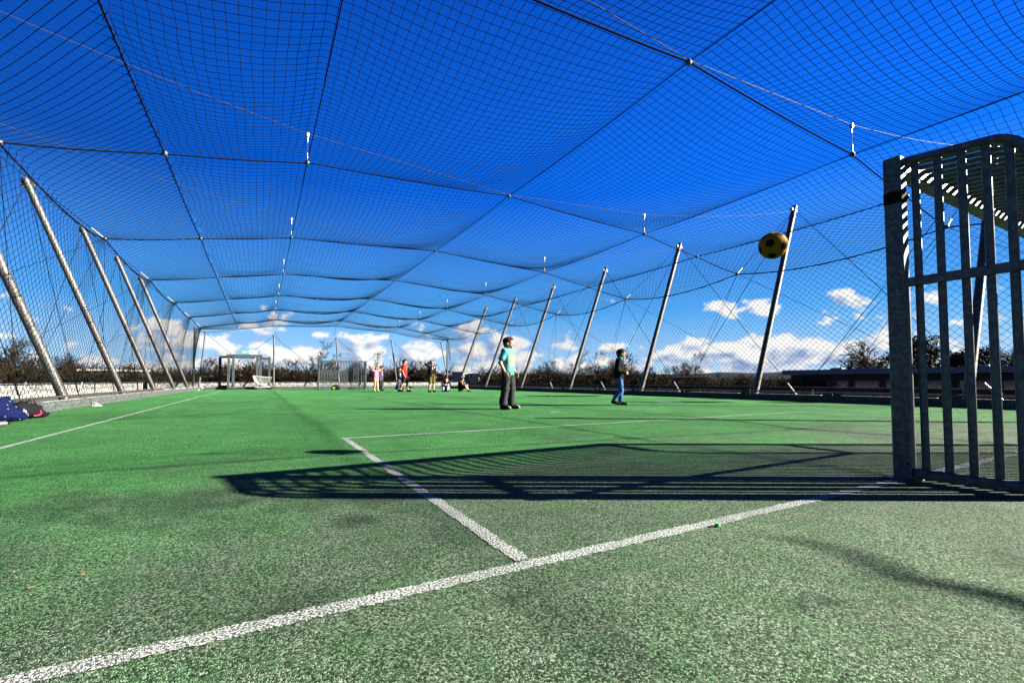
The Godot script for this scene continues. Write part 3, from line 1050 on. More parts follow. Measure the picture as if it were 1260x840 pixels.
func scrub():
	var q := {"levels": 2, "kids": [11, 7], "start": 0.1, "bend": 0.28, "up": 0.6, "ang0": 20.0, "ang1": 75.0, "lift": 0.25, "len0": 0.45, "len1": 0.75, "min_r": 0.014, "trunk": 0.6, "thick": 0.018}
	for k in 3:
		var r := RandomNumberGenerator.new(); r.seed = 70 + k
		var gg := Geo.new()
		for s in 3:
			grow(gg, gg, r, Vector3(r.randf_range(-0.8, 0.8), -0.4, r.randf_range(-0.8, 0.8)), Vector3(r.randf_range(-0.5, 0.5), 1, r.randf_range(-0.5, 0.5)).normalized(), 1.6, 0.04, 0, q)
		# withered leaves that still hang on
		for s in 75:
			var c := Vector3(r.randfn(0, 0.75), r.randf_range(0.0, 1.7), r.randfn(0, 0.75))
			var u := Vector3(r.randf_range(-1, 1), r.randf_range(-1, 1), r.randf_range(-1, 1)).normalized() * 0.12
			var w := u.cross(Vector3(r.randf_range(-1, 1), r.randf_range(-1, 1), r.randf_range(-1, 1))).normalized() * 0.08
			gg.quad(c - u - w, c + u - w, c + u + w, c - u + w)
		var mm := MultiMesh.new()
		mm.transform_format = MultiMesh.TRANSFORM_3D
		mm.use_colors = true
		mm.mesh = gg.mesh()
		var xf := []
		for i in 420:
			var a := r.randf_range(-66.0, 95.0)
			var rr := 1.0 + 0.25 * smoothstep(55.0, 80.0, a)
			var dist := r.randf_range(52.0, 72.0) * rr
			var dir := Vector3(sin(deg_to_rad(a)), 0, -cos(deg_to_rad(a)))
			var base := 0.1 + 0.5 * nz.get_noise_1d(a * 0.6) - bank_dip(a) - 0.5
			var dip := bank_dip(a)
			var sc := r.randf_range(0.6, 1.25) * (1.0 - 0.40 * smoothstep(36.0, 50.0, a)) * (0.95 + 0.55 * nz.get_noise_1d(a * 0.5 + 200.0)) * (1.0 if dip < 0.4 else 0.5)
			xf.append([Transform3D(Basis(Vector3.UP, r.randf() * TAU).scaled(Vector3(sc * 1.2, sc, sc * 1.2)), dir * dist + Vector3(0, base, 0)), r.randf_range(0.6, 1.15)])
		mm.instance_count = xf.size()
		for i in xf.size():
			mm.set_instance_transform(i, xf[i][0]); mm.set_instance_color(i, Color(xf[i][1], xf[i][1] * 0.96, xf[i][1] * 0.9))
		var mi := MultiMeshInstance3D.new()
		mi.name = numbered("scrub"); mi.multimesh = mm
		var m2: StandardMaterial3D = M.brush.duplicate(); m2.vertex_color_use_as_albedo = true
		mi.material_override = m2
		add_child(mi)
		mi.set_meta("kind", "stuff")
		tag(mi, ["brown leafless scrub on the bank beyond the roof", "dense brown brushwood growing beyond the parapets", "low wild shrubs in a belt round the roof"][k], "scrub")

func trees():
	var broad := {"levels": 4, "kids": [7, 6, 5, 4], "start": 0.25, "bend": 0.22, "up": 0.5, "ang0": 30.0, "ang1": 72.0, "lift": 0.10, "len0": 0.62, "len1": 0.88, "min_r": 0.016, "trunk": 0.32, "thick": 0.021}
	var birch := {"levels": 4, "kids": [11, 6, 5, 3], "start": 0.3, "bend": 0.16, "up": 0.2, "ang0": 25.0, "ang1": 55.0, "lift": -0.08, "len0": 0.38, "len1": 0.6, "min_r": 0.016, "trunk": 0.66, "thick": 0.014}
	var open := {"levels": 4, "kids": [7, 6, 5, 3], "start": 0.15, "bend": 0.34, "up": 0.4, "ang0": 30.0, "ang1": 75.0, "lift": 0.15, "len0": 0.55, "len1": 0.8, "min_r": 0.019, "trunk": 0.4, "thick": 0.026}
	var kinds := [bare_tree(1, 6.0, broad), bare_tree(2, 6.0, broad), bare_tree(5, 6.0, birch), bare_tree(8, 6.0, birch), bare_tree(13, 5.0, open), bare_tree(17, 5.0, open), bare_tree(23, 6.0, broad)]
	# x, f, kind, scale, pale trunk, label
	var list := [
		[-21.4, 63.2, 0, 1.25, false, "spreading bare tree at the left edge of the picture"],
		[-24.5, 61.0, 6, 0.95, false, "bare tree partly cut off by the left edge of the picture"],
		[-18.6, 67.0, 1, 0.95, false, "low bare tree seen between the two nearest left poles"],
		[-15.6, 72.5, 4, 0.8, false, "thin wide bare tree behind the third left pole"],
		[-5.6, 71.8, 4, 1.05, false, "crooked bare tree beside the left corner post"],
		[-2.1, 56.0, 5, 0.62, true, "small pale bare tree seen through the gate frame"],
		[0.4, 60.0, 1, 0.6, false, "small dark bare tree behind the right gate post"],
		[2.6, 55.8, 5, 0.85, true, "pale-limbed bare shrub tree between gate and far goal"],
		[3.9, 55.0, 4, 0.65, true, "low pale bare branches left of the far goal"],
		[7.4, 70.1, 2, 1.12, false, "tall feathery birch left above the far goal"],
		[9.6, 71.5, 3, 0.85, false, "small birch behind the crossbar of the far goal"],
		[12.8, 72.7, 1, 0.95, false, "rounded bare tree behind the right half of the far goal"],
		[15.9, 71.0, 3, 0.92, false, "thin bare tree right of the far goal"],
		[24.5, 62.0, 4, 0.5, false, "low bare bush tree by the distant white flats"],
		[30.0, 55.0, 1, 0.72, false, "bare tree behind the boy in turquoise, to his left"],
		[33.0, 50.5, 0, 0.9, false, "dense bare tree right behind the boy in turquoise"],
		[36.8, 48.6, 2, 0.86, false, "slender bare birch between two right-hand poles"],
		[38.4, 46.6, 3, 0.82, true, "slim pale birch left of the boy in the dark jacket"],
		[42.0, 46.3, 0, 1.12, true, "big bare tree with pale trunk left of the boy in the dark jacket"],
		[45.0, 44.5, 4, 0.8, false, "open bare bush tree behind the boy in the dark jacket"],
		[54.8, 49.0, 6, 1.0, false, "dark clotted bare tree behind the pole right of the dark jacket"],
		[58.6, 47.6, 3, 0.9, false, "fine twigged bare tree right of the dark clotted tree"],
		[66.0, 48.0, 4, 0.6, false, "low thin bare bush above the distant hills"],
		[92.0, 40.3, 0, 1.85, false, "broad bare tree rising behind the long dark building"],
		[96.0, 36.0, 6, 1.3, false, "bare tree just left of the goal post, behind the building"],
		[94.0, 22.5, 1, 1.35, false, "bare tree seen through the goal bars at the right"],
	]
	for t in list:
		var a := rad_to_deg(atan2(t[0], t[1]))
		var base := -0.6 - bank_dip(a)
		var o := thing("bare_tree", P(t[0], t[1], base), t[5], "tree", "bare trees beyond the roof")
		o.rotation.y = rng.randf() * TAU
		o.scale = Vector3.ONE * t[3] * (0.98 if t[2] in [2, 3] else 1.28)
		part("trunk", kinds[t[2]][0], M.bark_pale if t[4] else M.bark, o)
		part("crown", kinds[t[2]][1], M.bark, o)
	# dense evergreen behind the long building
	for e in [[76.5, 27.0, 3.6, 4.6, "dark round evergreen seen between the goal bars"], [77.5, 21.5, 3.2, 3.5, "lower dark evergreen right of the round one"]]:
		var o := thing("evergreen_tree", P(e[0], e[1], -1.0), e[4], "tree", "evergreens behind the building")
		var g := Geo.new()
		g.tube(PackedVector3Array([Vector3(0, -0.5, 0), Vector3(0.1, 2.0, 0), Vector3(0, e[3] + 1.5, 0.1)]), 0.28, 0.08, 8)
		for i in 12:
			var a := rng.randf() * TAU
			g.tube(line(Vector3(0, 1.5 + i * 0.35, 0), Vector3(cos(a) * 2.2, 2.2 + i * 0.4, sin(a) * 2.2)), 0.07, 0.02, 4)
		part("trunk", g.mesh(), M.bark, o)
		g = Geo.new()
		for cl in 46:
			var u := Vector3(rng.randfn(), rng.randfn(), rng.randfn()).normalized() * pow(rng.randf(), 0.4)
			var cc := Vector3(u.x * e[2], e[3] + u.y * e[3] * 0.62, u.z * e[2])
			for s in 75:
				var c := cc + Vector3(rng.randfn(), rng.randfn() * 0.8, rng.randfn()) * 0.42
				var a2 := Vector3(rng.randfn(), rng.randfn(), rng.randfn()).normalized() * rng.randf_range(0.07, 0.16)
				var b2 := a2.cross(Vector3(rng.randfn(), rng.randfn(), rng.randfn())).normalized() * 0.09
				g.quad(c - a2 - b2, c + a2 - b2, c + a2 + b2, c - a2 + b2)
		part("crown", g.mesh(), M.evergreen, o)

func buildings():
	# long dark building to the right
	var o := thing("long_building", P(50.0, 28.4, -9.0), "long dark flat-roofed building beyond the right parapet", "building")
	var L := 62.0
	var g := Geo.new(); g.box(Vector3(8.0, 5.1, L * 0.5), Vector3(16, 10.2, L), 0.02)
	part("wall", g.mesh(), mat(lin(0.018, 0.0168, 0.018), 0.8), o)
	g = Geo.new(); g.box(Vector3(7.8, 10.48, L * 0.5), Vector3(17.2, 0.5, L + 1.0), 0.03)
	var roof := part("roof", g.mesh(), mat(lin(0.06, 0.084, 0.12), 0.6, 0.2), o)
	var glass := mat(lin(0.009, 0.018, 0.036), 0.06); glass.metallic_specular = 0.6
	g = Geo.new(); g.box(Vector3.ZERO, Vector3(0.06, 1.15, 1.9), 0.01)
	var pane := g.mesh()
	g = Geo.new()
	g.box(Vector3(0, 0.62, 0), Vector3(0.1, 0.09, 2.1)); g.box(Vector3(0, -0.62, 0), Vector3(0.1, 0.09, 2.1))
	g.box(Vector3(0, 0, 1.0), Vector3(0.1, 1.15, 0.09)); g.box(Vector3(0, 0, -1.0), Vector3(0.1, 1.15, 0.09))
	var frame := g.mesh()
	for i in 24:
		var w := part("window", frame, M.cap, o, Vector3(-0.02, 9.0, 2.0 + i * 2.5))
		part("pane", pane, glass, w, Vector3(0.0, 0, 0))
	g = Geo.new(); g.box(Vector3.ZERO, Vector3(0.8, 0.2, 1.1), 0.04)
	var sk := g.mesh()
	for z in [4.0, 14.5, 26.0, 38.0]: part("skylight", sk, M.white_panel, roof, Vector3(1.2, 10.82, z))
	# white flats far away
	for b in [[112.0, 268.0, 8.5, 15.0, "nearer of the two distant white flats, left one", 0], [121.0, 262.0, 12.5, 14.0, "wider right one of the two distant white flats", 1]]:
		o = thing("apartment_block", P(b[0], b[1], -9.0), b[4], "building", "distant white flats")
		o.rotation.y = deg_to_rad(24.0)
		g = Geo.new(); g.box(Vector3(0, b[3] * 0.5, 0), Vector3(b[2], b[3], 10.0), 0.05)
		part("wall", g.mesh(), M.white_panel, o)
		g = Geo.new(); g.box(Vector3(0, b[3] + 0.15, 0), Vector3(b[2] + 0.5, 0.3, 10.5), 0.03)
		part("roof", g.mesh(), M.cap, o)
		g = Geo.new(); g.box(Vector3.ZERO, Vector3(1.7, 1.4, 0.1), 0.02)
		var wm := g.mesh()
		g = Geo.new(); g.box(Vector3.ZERO, Vector3(1.9, 0.12, 0.25), 0.02)
		var sm := g.mesh()
		for st in 5:
			for c in int(b[2] / 2.6):
				var w := part("window", wm, glass, o, Vector3(-b[2] * 0.5 + 1.6 + c * 2.6, b[3] - 1.7 - st * 2.8, 5.02))
				part("sill", sm, M.cap, w, Vector3(0, -0.8, 0.05))
	# low pale buildings
	for b in [[-13.6, 61.0, 5.2, 1.55, 26.0, "low building with pale roof edge behind the left poles"], [52.0, 43.5, 4.4, 1.0, -44.0, "low shed with a bright roof edge right of the dark jacket"]]:
		o = thing("low_shed", P(b[0], b[1], -3.0), b[5], "building", "low buildings on the bank")
		o.rotation.y = deg_to_rad(b[4])
		g = Geo.new(); g.box(Vector3(0, (b[3] + 3.0) * 0.5, 0), Vector3(b[2], b[3] + 3.0, 3.0), 0.02)
		part("wall", g.mesh(), mat(lin(0.054, 0.048, 0.042), 0.9), o)
		g = Geo.new(); g.box(Vector3(0, b[3] + 3.1, 0), Vector3(b[2] + 0.6, 0.2, 3.6), 0.02)
		part("roof", g.mesh(), M.white_panel, o)

# ------------------------------------------------------------------ gate, sign, trolley
func gate_and_cart():
	var f := FAR - 0.45
	var dark := mat(lin(0.0275, 0.0325, 0.035), 0.6, 0.2)
	var o := thing("gate_frame", P(-1.05, f, 0), "grey steel gate frame at the far end, left of the goal", "gate")
	var g := Geo.new()
	for x in [-1.42, 1.58]:
		g = Geo.new(); g.box(Vector3(x, 1.17, -0.35), Vector3(0.16, 2.34, 0.2), 0.012)
		part("rear_post", g.mesh(), dark, o)
	g = Geo.new(); g.box(Vector3(-1.05, 2.26, -0.35), Vector3(0.72, 0.15, 0.18), 0.012); part("rear_beam", g.mesh(), dark, o)
	g = Geo.new(); g.box(Vector3(1.24, 2.20, -0.35), Vector3(0.6, 0.15, 0.18), 0.012); part("rear_beam", g.mesh(), dark, o)
	for x in [-0.90, -0.62, 0.82, 1.02]:
		g = Geo.new(); g.box(Vector3(x, 1.14, 0.0), Vector3(0.15, 2.28, 0.15), 0.01)
		part("post", g.mesh(), M.steel, o)
	g = Geo.new(); g.box(Vector3(0.06, 2.36, 0.0), Vector3(2.16, 0.16, 0.22), 0.012); part("lintel", g.mesh(), M.steel, o)
	g = Geo.new(); g.box(Vector3(0.06, 2.21, 0.0), Vector3(1.24, 0.10, 0.10), 0.01); part("door_track", g.mesh(), dark, o)
	g = Geo.new(); g.box(Vector3(-1.12, 0.16, -0.35), Vector3(0.44, 0.3, 0.05), 0.008); part("kick_panel", g.mesh(), M.kerb, o)
	# exit sign on the lintel
	var s := thing("exit_sign", P(-0.95, f, 2.44), "small green and white escape sign on top of the gate frame", "sign")
	g = Geo.new(); g.box(Vector3(-0.02, 0.16, 0.02), Vector3(0.36, 0.22, 0.02), 0.004)
	var board := part("pictogram_board", g.mesh(), mat(lin(0.015, 0.165, 0.08), 0.5), s)
	g = Geo.new()
	g.box(Vector3(-0.13, 0.16, 0.034), Vector3(0.07, 0.14, 0.006))
	g.tube(line(Vector3(-0.03, 0.20, 0.034), Vector3(0.04, 0.12, 0.034)), 0.018, 0.016, 6, true)
	g.tube(line(Vector3(0.02, 0.16, 0.034), Vector3(0.10, 0.20, 0.034)), 0.014, 0.012, 6, true)
	g.blob(Vector3(0.0, 0.235, 0.034), Vector3(0.022, 0.022, 0.008), 8, 6)
	part("running_figure", g.mesh(), mat(lin(0.425, 0.425, 0.425), 0.5), board)
	g = Geo.new(); g.box(Vector3(0.46, 0.17, 0.02), Vector3(0.52, 0.27, 0.02), 0.004)
	var wb := part("text_board", g.mesh(), mat(lin(0.425, 0.425, 0.415), 0.5), s)
	g = Geo.new()
	g.box(Vector3(0.46, 0.23, 0.032), Vector3(0.38, 0.035, 0.004)); g.box(Vector3(0.46, 0.11, 0.032), Vector3(0.36, 0.03, 0.004))
	part("lettering", g.mesh(), M.black, wb)
	g = Geo.new()
	for x in [0.0, 0.3, 0.62]: g.box(Vector3(x, 0.03, 0.0), Vector3(0.02, 0.2, 0.015))
	part("bracket", g.mesh(), dark, s)
	# trolley
	var c := thing("shopping_trolley", P(0.15, f + 0.25 - 1.0, 0.0), "wire shopping trolley with a red handle in front of the gate", "trolley")
	c.rotation.y = deg_to_rad(12.0)
	var wire := mat(lin(0.31, 0.32, 0.325), 0.35, 0.6)
	var A := [Vector3(-0.52, 0.92, 0.24), Vector3(0.50, 0.84, 0.20)]     # rim
	g = Geo.new()
	for z in [-1.0, 1.0]:
		g.tube(line(A[0] * Vector3(1, 1, z), A[1] * Vector3(1, 1, z)), 0.022, 0.022, 6, true)
		for k in 4:
			var h := 0.50 + 0.09 * k
			g.tube(line(Vector3(-0.45 + 0.04 * (3 - k), h, 0.2 * z), Vector3(0.42, h, 0.17 * z)), 0.007, 0.007, 4)
		for k in 11:
			var t := k / 10.0
			g.tube(line((A[0] * Vector3(1, 1, z)).lerp(A[1] * Vector3(1, 1, z), t), Vector3(lerpf(-0.38, 0.40, t), 0.46, 0.17 * z)), 0.007, 0.007, 4)
	for e in A: g.tube(line(e, e * Vector3(1, 1, -1)), 0.02, 0.02, 6, true)
	for k in 9: g.tube(line(Vector3(-0.38 + k * 0.0975, 0.46, -0.17), Vector3(-0.38 + k * 0.0975, 0.46, 0.17)), 0.007, 0.007, 4)
	part("basket", g.mesh(), wire, c)
	g = Geo.new()
	for z in [-1.0, 1.0]:
		g.tube(PackedVector3Array([Vector3(-0.60, 0.98, 0.24 * z), Vector3(-0.46, 0.55, 0.22 * z), Vector3(-0.30, 0.40, 0.22 * z), Vector3(0.46, 0.16, 0.20 * z)]), 0.022, 0.022, 6, true)
		g.tube(line(Vector3(-0.30, 0.40, 0.22 * z), Vector3(-0.44, 0.14, 0.23 * z)), 0.02, 0.02, 6, true)
		g.tube(line(Vector3(-0.44, 0.16, 0.23 * z), Vector3(0.46, 0.16, 0.20 * z)), 0.016, 0.016, 6, true)
	part("chassis", g.mesh(), wire, c)
	g = Geo.new(); g.tube(line(Vector3(-0.60, 0.98, -0.26), Vector3(-0.60, 0.98, 0.26)), 0.026, 0.026, 8, true)
	part("handle", g.mesh(), mat(lin(0.225, 0.015, 0.015), 0.4), c)
	for wx in [-0.44, 0.44]:
		for z in [-0.22, 0.22]:
			g = Geo.new(); g.tube(line(Vector3(wx, 0.065, z - 0.016), Vector3(wx, 0.065, z + 0.016)), 0.062, 0.062, 12, true)
			g.box(Vector3(wx, 0.12, z), Vector3(0.04, 0.1, 0.045), 0.006)
			part("wheel", g.mesh(), M.black, c)

# ------------------------------------------------------------------ figures
func sdf(bones: Array, cell: float, k: float, g: Geo = null, wob := 0.0, wf := 10.0) -> Geo:
	# smooth union of tapered capsules, meshed as surface nets
	if g == null: g = Geo.new()
	var lo := Vector3(1e9, 1e9, 1e9)
	var hi := -lo
	for b in bones:
		for e in 2:
			var rr: float = b[2 + e] + cell * 2.0 + k * 0.5
			var q: Vector3 = b[e]
			lo = lo.min(q - Vector3.ONE * rr); hi = hi.max(q + Vector3.ONE * rr)
	var nx := int((hi.x - lo.x) / cell) + 2
	var ny := int((hi.y - lo.y) / cell) + 2
	var nzc := int((hi.z - lo.z) / cell) + 2
	var val := PackedFloat32Array(); val.resize(nx * ny * nzc); val.fill(9.0)
	var sy := nx
	var sz := nx * ny
	for b in bones:
		var a: Vector3 = b[0]
		var e: Vector3 = b[1]
		var ra: float = b[2]
		var rb: float = b[3]
		var mr := maxf(ra, rb) + k + cell * 2.0
		var l0 := ((a.min(e) - Vector3.ONE * mr - lo) / cell)
		var h0 := ((a.max(e) + Vector3.ONE * mr - lo) / cell)
		var ab := e - a
		var il := 1.0 / maxf(ab.length_squared(), 1e-9)
		for z in range(maxi(0, int(l0.z)), mini(nzc - 1, int(h0.z) + 1) + 1):
			for y in range(maxi(0, int(l0.y)), mini(ny - 1, int(h0.y) + 1) + 1):
				var o := z * sz + y * sy
				for x in range(maxi(0, int(l0.x)), mini(nx - 1, int(h0.x) + 1) + 1):
					var ap := lo + Vector3(x, y, z) * cell - a
					var t := clampf(ap.dot(ab) * il, 0.0, 1.0)
					var d := (ap - ab * t).length() - lerpf(ra, rb, t)
					var v := val[o + x]
					var hh := maxf(k - absf(v - d), 0.0) / k
					val[o + x] = minf(v, d) - hh * hh * k * 0.25
	var vid := PackedInt32Array(); vid.resize(nx * ny * nzc); vid.fill(-1)
	var s0 := g.v.size()
	var offs := [0, 1, sy, sy + 1, sz, sz + 1, sz + sy, sz + sy + 1]
	var edges := [[0, 1], [2, 3], [4, 5], [6, 7], [0, 2], [1, 3], [4, 6], [5, 7], [0, 4], [1, 5], [2, 6], [3, 7]]
	for z in nzc - 1:
		for y in ny - 1:
			for x in nx - 1:
				var o := z * sz + y * sy + x
				var neg := 0
				for c in 8:
					if val[o + offs[c]] < 0.0: neg += 1
				if neg == 0 or neg == 8: continue
				var sum := Vector3.ZERO
				var cnt := 0
				for ed in edges:
					var va := val[o + offs[ed[0]]]
					var vb := val[o + offs[ed[1]]]
					if (va < 0.0) == (vb < 0.0): continue
					var t := va / (va - vb)
					var pa := Vector3(ed[0] & 1, (ed[0] >> 1) & 1, (ed[0] >> 2) & 1)
					var pb := Vector3(ed[1] & 1, (ed[1] >> 1) & 1, (ed[1] >> 2) & 1)
					sum += pa.lerp(pb, t); cnt += 1
				vid[o] = g.v.size()
				g.v.append(lo + (Vector3(x, y, z) + sum / cnt) * cell); g.n.append(Vector3.ZERO)
	var i0 := g.ix.size()
	for z in range(1, nzc - 1):
		for y in range(1, ny - 1):
			for x in range(1, nx - 1):
				var o := z * sz + y * sy + x
				var v0 := val[o] < 0.0
				for ax in 3:
					var st: int = [1, sy, sz][ax]
					var v1 := val[o + st] < 0.0
					if v0 == v1: continue
					var u: int = [sy, sz, 1][ax]
					var w: int = [sz, 1, sy][ax]
					var q0 := vid[o]
					var q1 := vid[o - u]
					var q2 := vid[o - u - w]
					var q3 := vid[o - w]
					if q0 < 0 or q1 < 0 or q2 < 0 or q3 < 0: continue
					if v0: g.ix.append_array(PackedInt32Array([q0, q2, q1, q0, q3, q2]))
					else: g.ix.append_array(PackedInt32Array([q0, q1, q2, q0, q2, q3]))
	for i in range(i0, g.ix.size(), 3):
		var a := g.ix[i]
		var b := g.ix[i + 1]
		var c := g.ix[i + 2]
		var nn := (g.v[c] - g.v[a]).cross(g.v[b] - g.v[a])
		g.n[a] += nn; g.n[b] += nn; g.n[c] += nn
	for i in range(s0, g.v.size()):
		g.n[i] = g.n[i].normalized()
		if wob > 0.0:
			var p := g.v[i] * wf
			g.v[i] += g.n[i] * (wob * nz2.get_noise_3d(p.x, p.y * 0.6, p.z))
	return g

func hand_bones(w: Vector3, dir: Vector3, palm: Vector3, side: float, H: float) -> Array:
	# w wrist, dir along the hand, palm the way the palm faces, side the thumb's side (+1 / -1)
	var across := dir.cross(palm).normalized() * side
	var u := H / 1.6
	var out := []
	for i in 4:
		var ro := across * ((i - 1.5) * -0.019 * u)
		out.append([w + ro * 0.5, w + dir * 0.075 * u + ro, 0.014 * u, 0.012 * u])
		var ln: float = [0.064, 0.074, 0.068, 0.052][i] * u
		var k0: Vector3 = w + dir * 0.078 * u + ro
		var k1 := k0 + (dir * 0.92 + palm * 0.38).normalized() * ln * 0.5
		var k2 := k1 + (dir * 0.6 + palm * 0.8).normalized() * ln * 0.5
		out.append([k0, k1, 0.0095 * u, 0.0088 * u]); out.append([k1, k2, 0.0088 * u, 0.0075 * u])
	var t0 := w + dir * 0.022 * u + across * 0.022 * u
	var t1 := t0 + (dir * 0.75 + across * 0.6 + palm * 0.2).normalized() * 0.042 * u
	out.append([t0, t1, 0.012 * u, 0.010 * u]); out.append([t1, t1 + (dir * 0.9 + palm * 0.4).normalized() * 0.03 * u, 0.010 * u, 0.008 * u])
	return out

func person(at: Vector3, H: float, face: Vector2, label: String, pose: Dictionary, fit: Dictionary, fine: bool):
	# local frame: looks along +z, its left is +x; pose values are in heights; face is (x, f) of where it looks
	var o := thing("person", at, label, "person", "people on the court")
	o.rotation.y = atan2(face.x, -face.y)
	var J := {"hl": Vector3(0.052, 0.52, 0), "hr": Vector3(-0.052, 0.52, 0), "kl": Vector3(0.062, 0.285, 0.01), "kr": Vector3(-0.062, 0.285, 0.01),
		"al": Vector3(0.066, 0.05, -0.01), "ar": Vector3(-0.066, 0.05, -0.01), "tl": Vector3(0.085, 0.02, 0.095), "tr": Vector3(-0.085, 0.02, 0.095),
		"sl": Vector3(0.102, 0.805, 0), "sr": Vector3(-0.102, 0.805, 0), "el": Vector3(0.138, 0.64, -0.015), "er": Vector3(-0.138, 0.64, -0.015),
		"wl": Vector3(0.135, 0.50, 0.035), "wr": Vector3(-0.135, 0.50, 0.035), "pel": Vector3(0, 0.53, 0), "chest": Vector3(0, 0.755, 0), "nk": Vector3(0, 0.835, 0), "hd": Vector3(0, 0.92, 0.01)}
	for k in pose: if J.has(k): J[k] = pose[k]
	for k in J: J[k] = J[k] * H
	var cell := 0.014 if fine else 0.024
	var hs: float = H * pose.get("head", 1.0)
	var hy: float = pose.get("look", 0.0)
	var hb := Basis(Vector3.UP, hy)
	# body: skin
	var B := []
	B.append([J.pel, J.chest, 0.062 * H, 0.07 * H])
	for s in ["l", "r"]:
		B.append([J.chest, J["s" + s], 0.05 * H, 0.034 * H])
		B.append([J["s" + s], J["e" + s], 0.030 * H, 0.025 * H]); B.append([J["e" + s], J["w" + s], 0.026 * H, 0.0175 * H])
		B.append([J.pel, J["h" + s], 0.055 * H, 0.055 * H])
		var q := 1.0 if fit.get("short", 0.0) > 0.0 else 0.68     # slimmer where trousers cover the leg
		B.append([J["h" + s], J["k" + s], 0.052 * H * q, 0.036 * H * q]); B.append([J["k" + s].lerp(J["a" + s], 0.0), J["k" + s].lerp(J["a" + s], 0.4), 0.035 * H * q, 0.036 * H * q])
		B.append([J["k" + s].lerp(J["a" + s], 0.4), J["a" + s], 0.036 * H * q, 0.022 * H])
		B.append([J["a" + s] + Vector3(0, -0.02, 0) * H, J["t" + s], 0.022 * H, 0.016 * H])
	B.append([J.chest, J.nk, 0.06 * H, 0.036 * H]); B.append([J.nk, J.hd - Vector3(0, 0.03, 0) * H, 0.034 * H, 0.036 * H])
	var body := sdf(B, cell, 0.02 * H)
	var hd := []
	var hc: Vector3 = J.hd
	hd.append([hc + hb * Vector3(0, 0.022, -0.012) * hs, hc + hb * Vector3(0, 0.014, 0.012) * hs, 0.055 * hs, 0.052 * hs])
	hd.append([hc + hb * Vector3(0, -0.028, 0.022) * hs, hc + hb * Vector3(0, -0.044, 0.034) * hs, 0.036 * hs, 0.022 * hs])
	hd.append([hc + hb * Vector3(0, 0.006, 0.060) * hs, hc + hb * Vector3(0, -0.012, 0.073) * hs, 0.007 * hs, 0.010 * hs])
	hd.append([hc + hb * Vector3(-0.014, -0.031, 0.056) * hs, hc + hb * Vector3(0.014, -0.031, 0.056) * hs, 0.007 * hs, 0.007 * hs])
	for sx in [-1.0, 1.0]:
		hd.append([hc + hb * Vector3(0.056 * sx, 0.006, -0.002) * hs, hc + hb * Vector3(0.058 * sx, -0.012, 0.0) * hs, 0.013 * hs, 0.009 * hs])
		hd.append([hc + hb * Vector3(0.012 * sx, 0.016, 0.058) * hs, hc + hb * Vector3(0.034 * sx, 0.014, 0.050) * hs, 0.008 * hs, 0.007 * hs])
	sdf(hd, 0.0065 if fine else 0.013, 0.012 * hs, body)
	for s in ["l", "r"]:
		var dir: Vector3 = (J["w" + s] - J["e" + s]).normalized()
		var sg := 1.0 if s == "l" else -1.0
		var palm := (Vector3(-sg, 0, 0) - dir * Vector3(-sg, 0, 0).dot(dir)).normalized()
		if pose.has("palm_" + s): palm = (pose["palm_" + s] - dir * pose["palm_" + s].dot(dir)).normalized()
		sdf(hand_bones(J["w" + s], dir, palm, -sg if dir.y < 0.3 else sg, H), 0.0065 if fine else 0.010, 0.006, body)
	part("body", body.mesh(), mat(fit.get("skin", lin(0.25, 0.15, 0.105)), 0.6), o)
	# eyes
	for sx in [-1.0, 1.0]:
		var e := Geo.new(); e.blob(hc + hb * Vector3(0.021 * sx, 0.004, 0.0565) * hs, Vector3(0.0075, 0.0045, 0.005) * hs, 8, 6)
		part("eye", e.mesh(), mat(lin(0.015, 0.0125, 0.01), 0.3), o)
	# hair
	var hr := [[hc + hb * Vector3(0, 0.046, 0.012) * hs, hc + hb * Vector3(0, 0.030, -0.030) * hs, 0.046 * hs, 0.050 * hs], [hc + hb * Vector3(-0.020, 0.034, -0.008) * hs, hc + hb * Vector3(0.020, 0.034, -0.008) * hs, 0.050 * hs, 0.050 * hs],
		[hc + hb * Vector3(0, 0.0, -0.032) * hs, hc + hb * Vector3(0, -0.030, -0.034) * hs, 0.040 * hs, 0.026 * hs]]
	if fit.has("long_hair"):
		hr.append([hc + hb * Vector3(0, -0.02, -0.04) * hs, hc + hb * Vector3(0, -0.12, -0.05) * hs, 0.036 * hs, 0.02 * hs])
	part("hair", sdf(hr, 0.008 if fine else 0.014, 0.012 * hs, null, 0.011 * hs, 42.0).mesh(), mat(fit.get("hair", lin(0.015, 0.009, 0.005)), 0.75), o)
	# top
	var T := []
	var hem: float = fit.get("hem", 0.0)
	for sx in [-1.0, 1.0]:
		T.append([J.chest + Vector3(0.042 * sx, 0.01, 0) * H, J.pel + Vector3(0.042 * sx, -0.01 - hem, 0) * H, 0.070 * H, (0.074 + fit.get("loose", 0.0)) * H])
	for s in ["l", "r"]:
		T.append([J.chest + Vector3(0, 0.03, 0) * H, J["s" + s] + Vector3(0, 0.002, 0) * H, 0.055 * H, 0.042 * H])
		if fit.get("sleeve", 0.6) <= 1.0:
			T.append([J["s" + s], J["s" + s].lerp(J["e" + s], fit.get("sleeve", 0.6)), 0.043 * H, 0.042 * H])
		else:
			T.append([J["s" + s], J["e" + s], 0.045 * H, 0.038 * H]); T.append([J["e" + s], J["e" + s].lerp(J["w" + s], 0.94), 0.038 * H, 0.030 * H])
	if fit.has("collar"): T.append([J.nk - Vector3(0, 0.025, 0) * H, J.nk + Vector3(0, 0.004, 0.004) * H, 0.050 * H, 0.042 * H])
	var tg := sdf(T, cell, 0.022 * H, null, 0.017 * H, 12.0)
	var tm := mat(fit.top, 0.9)
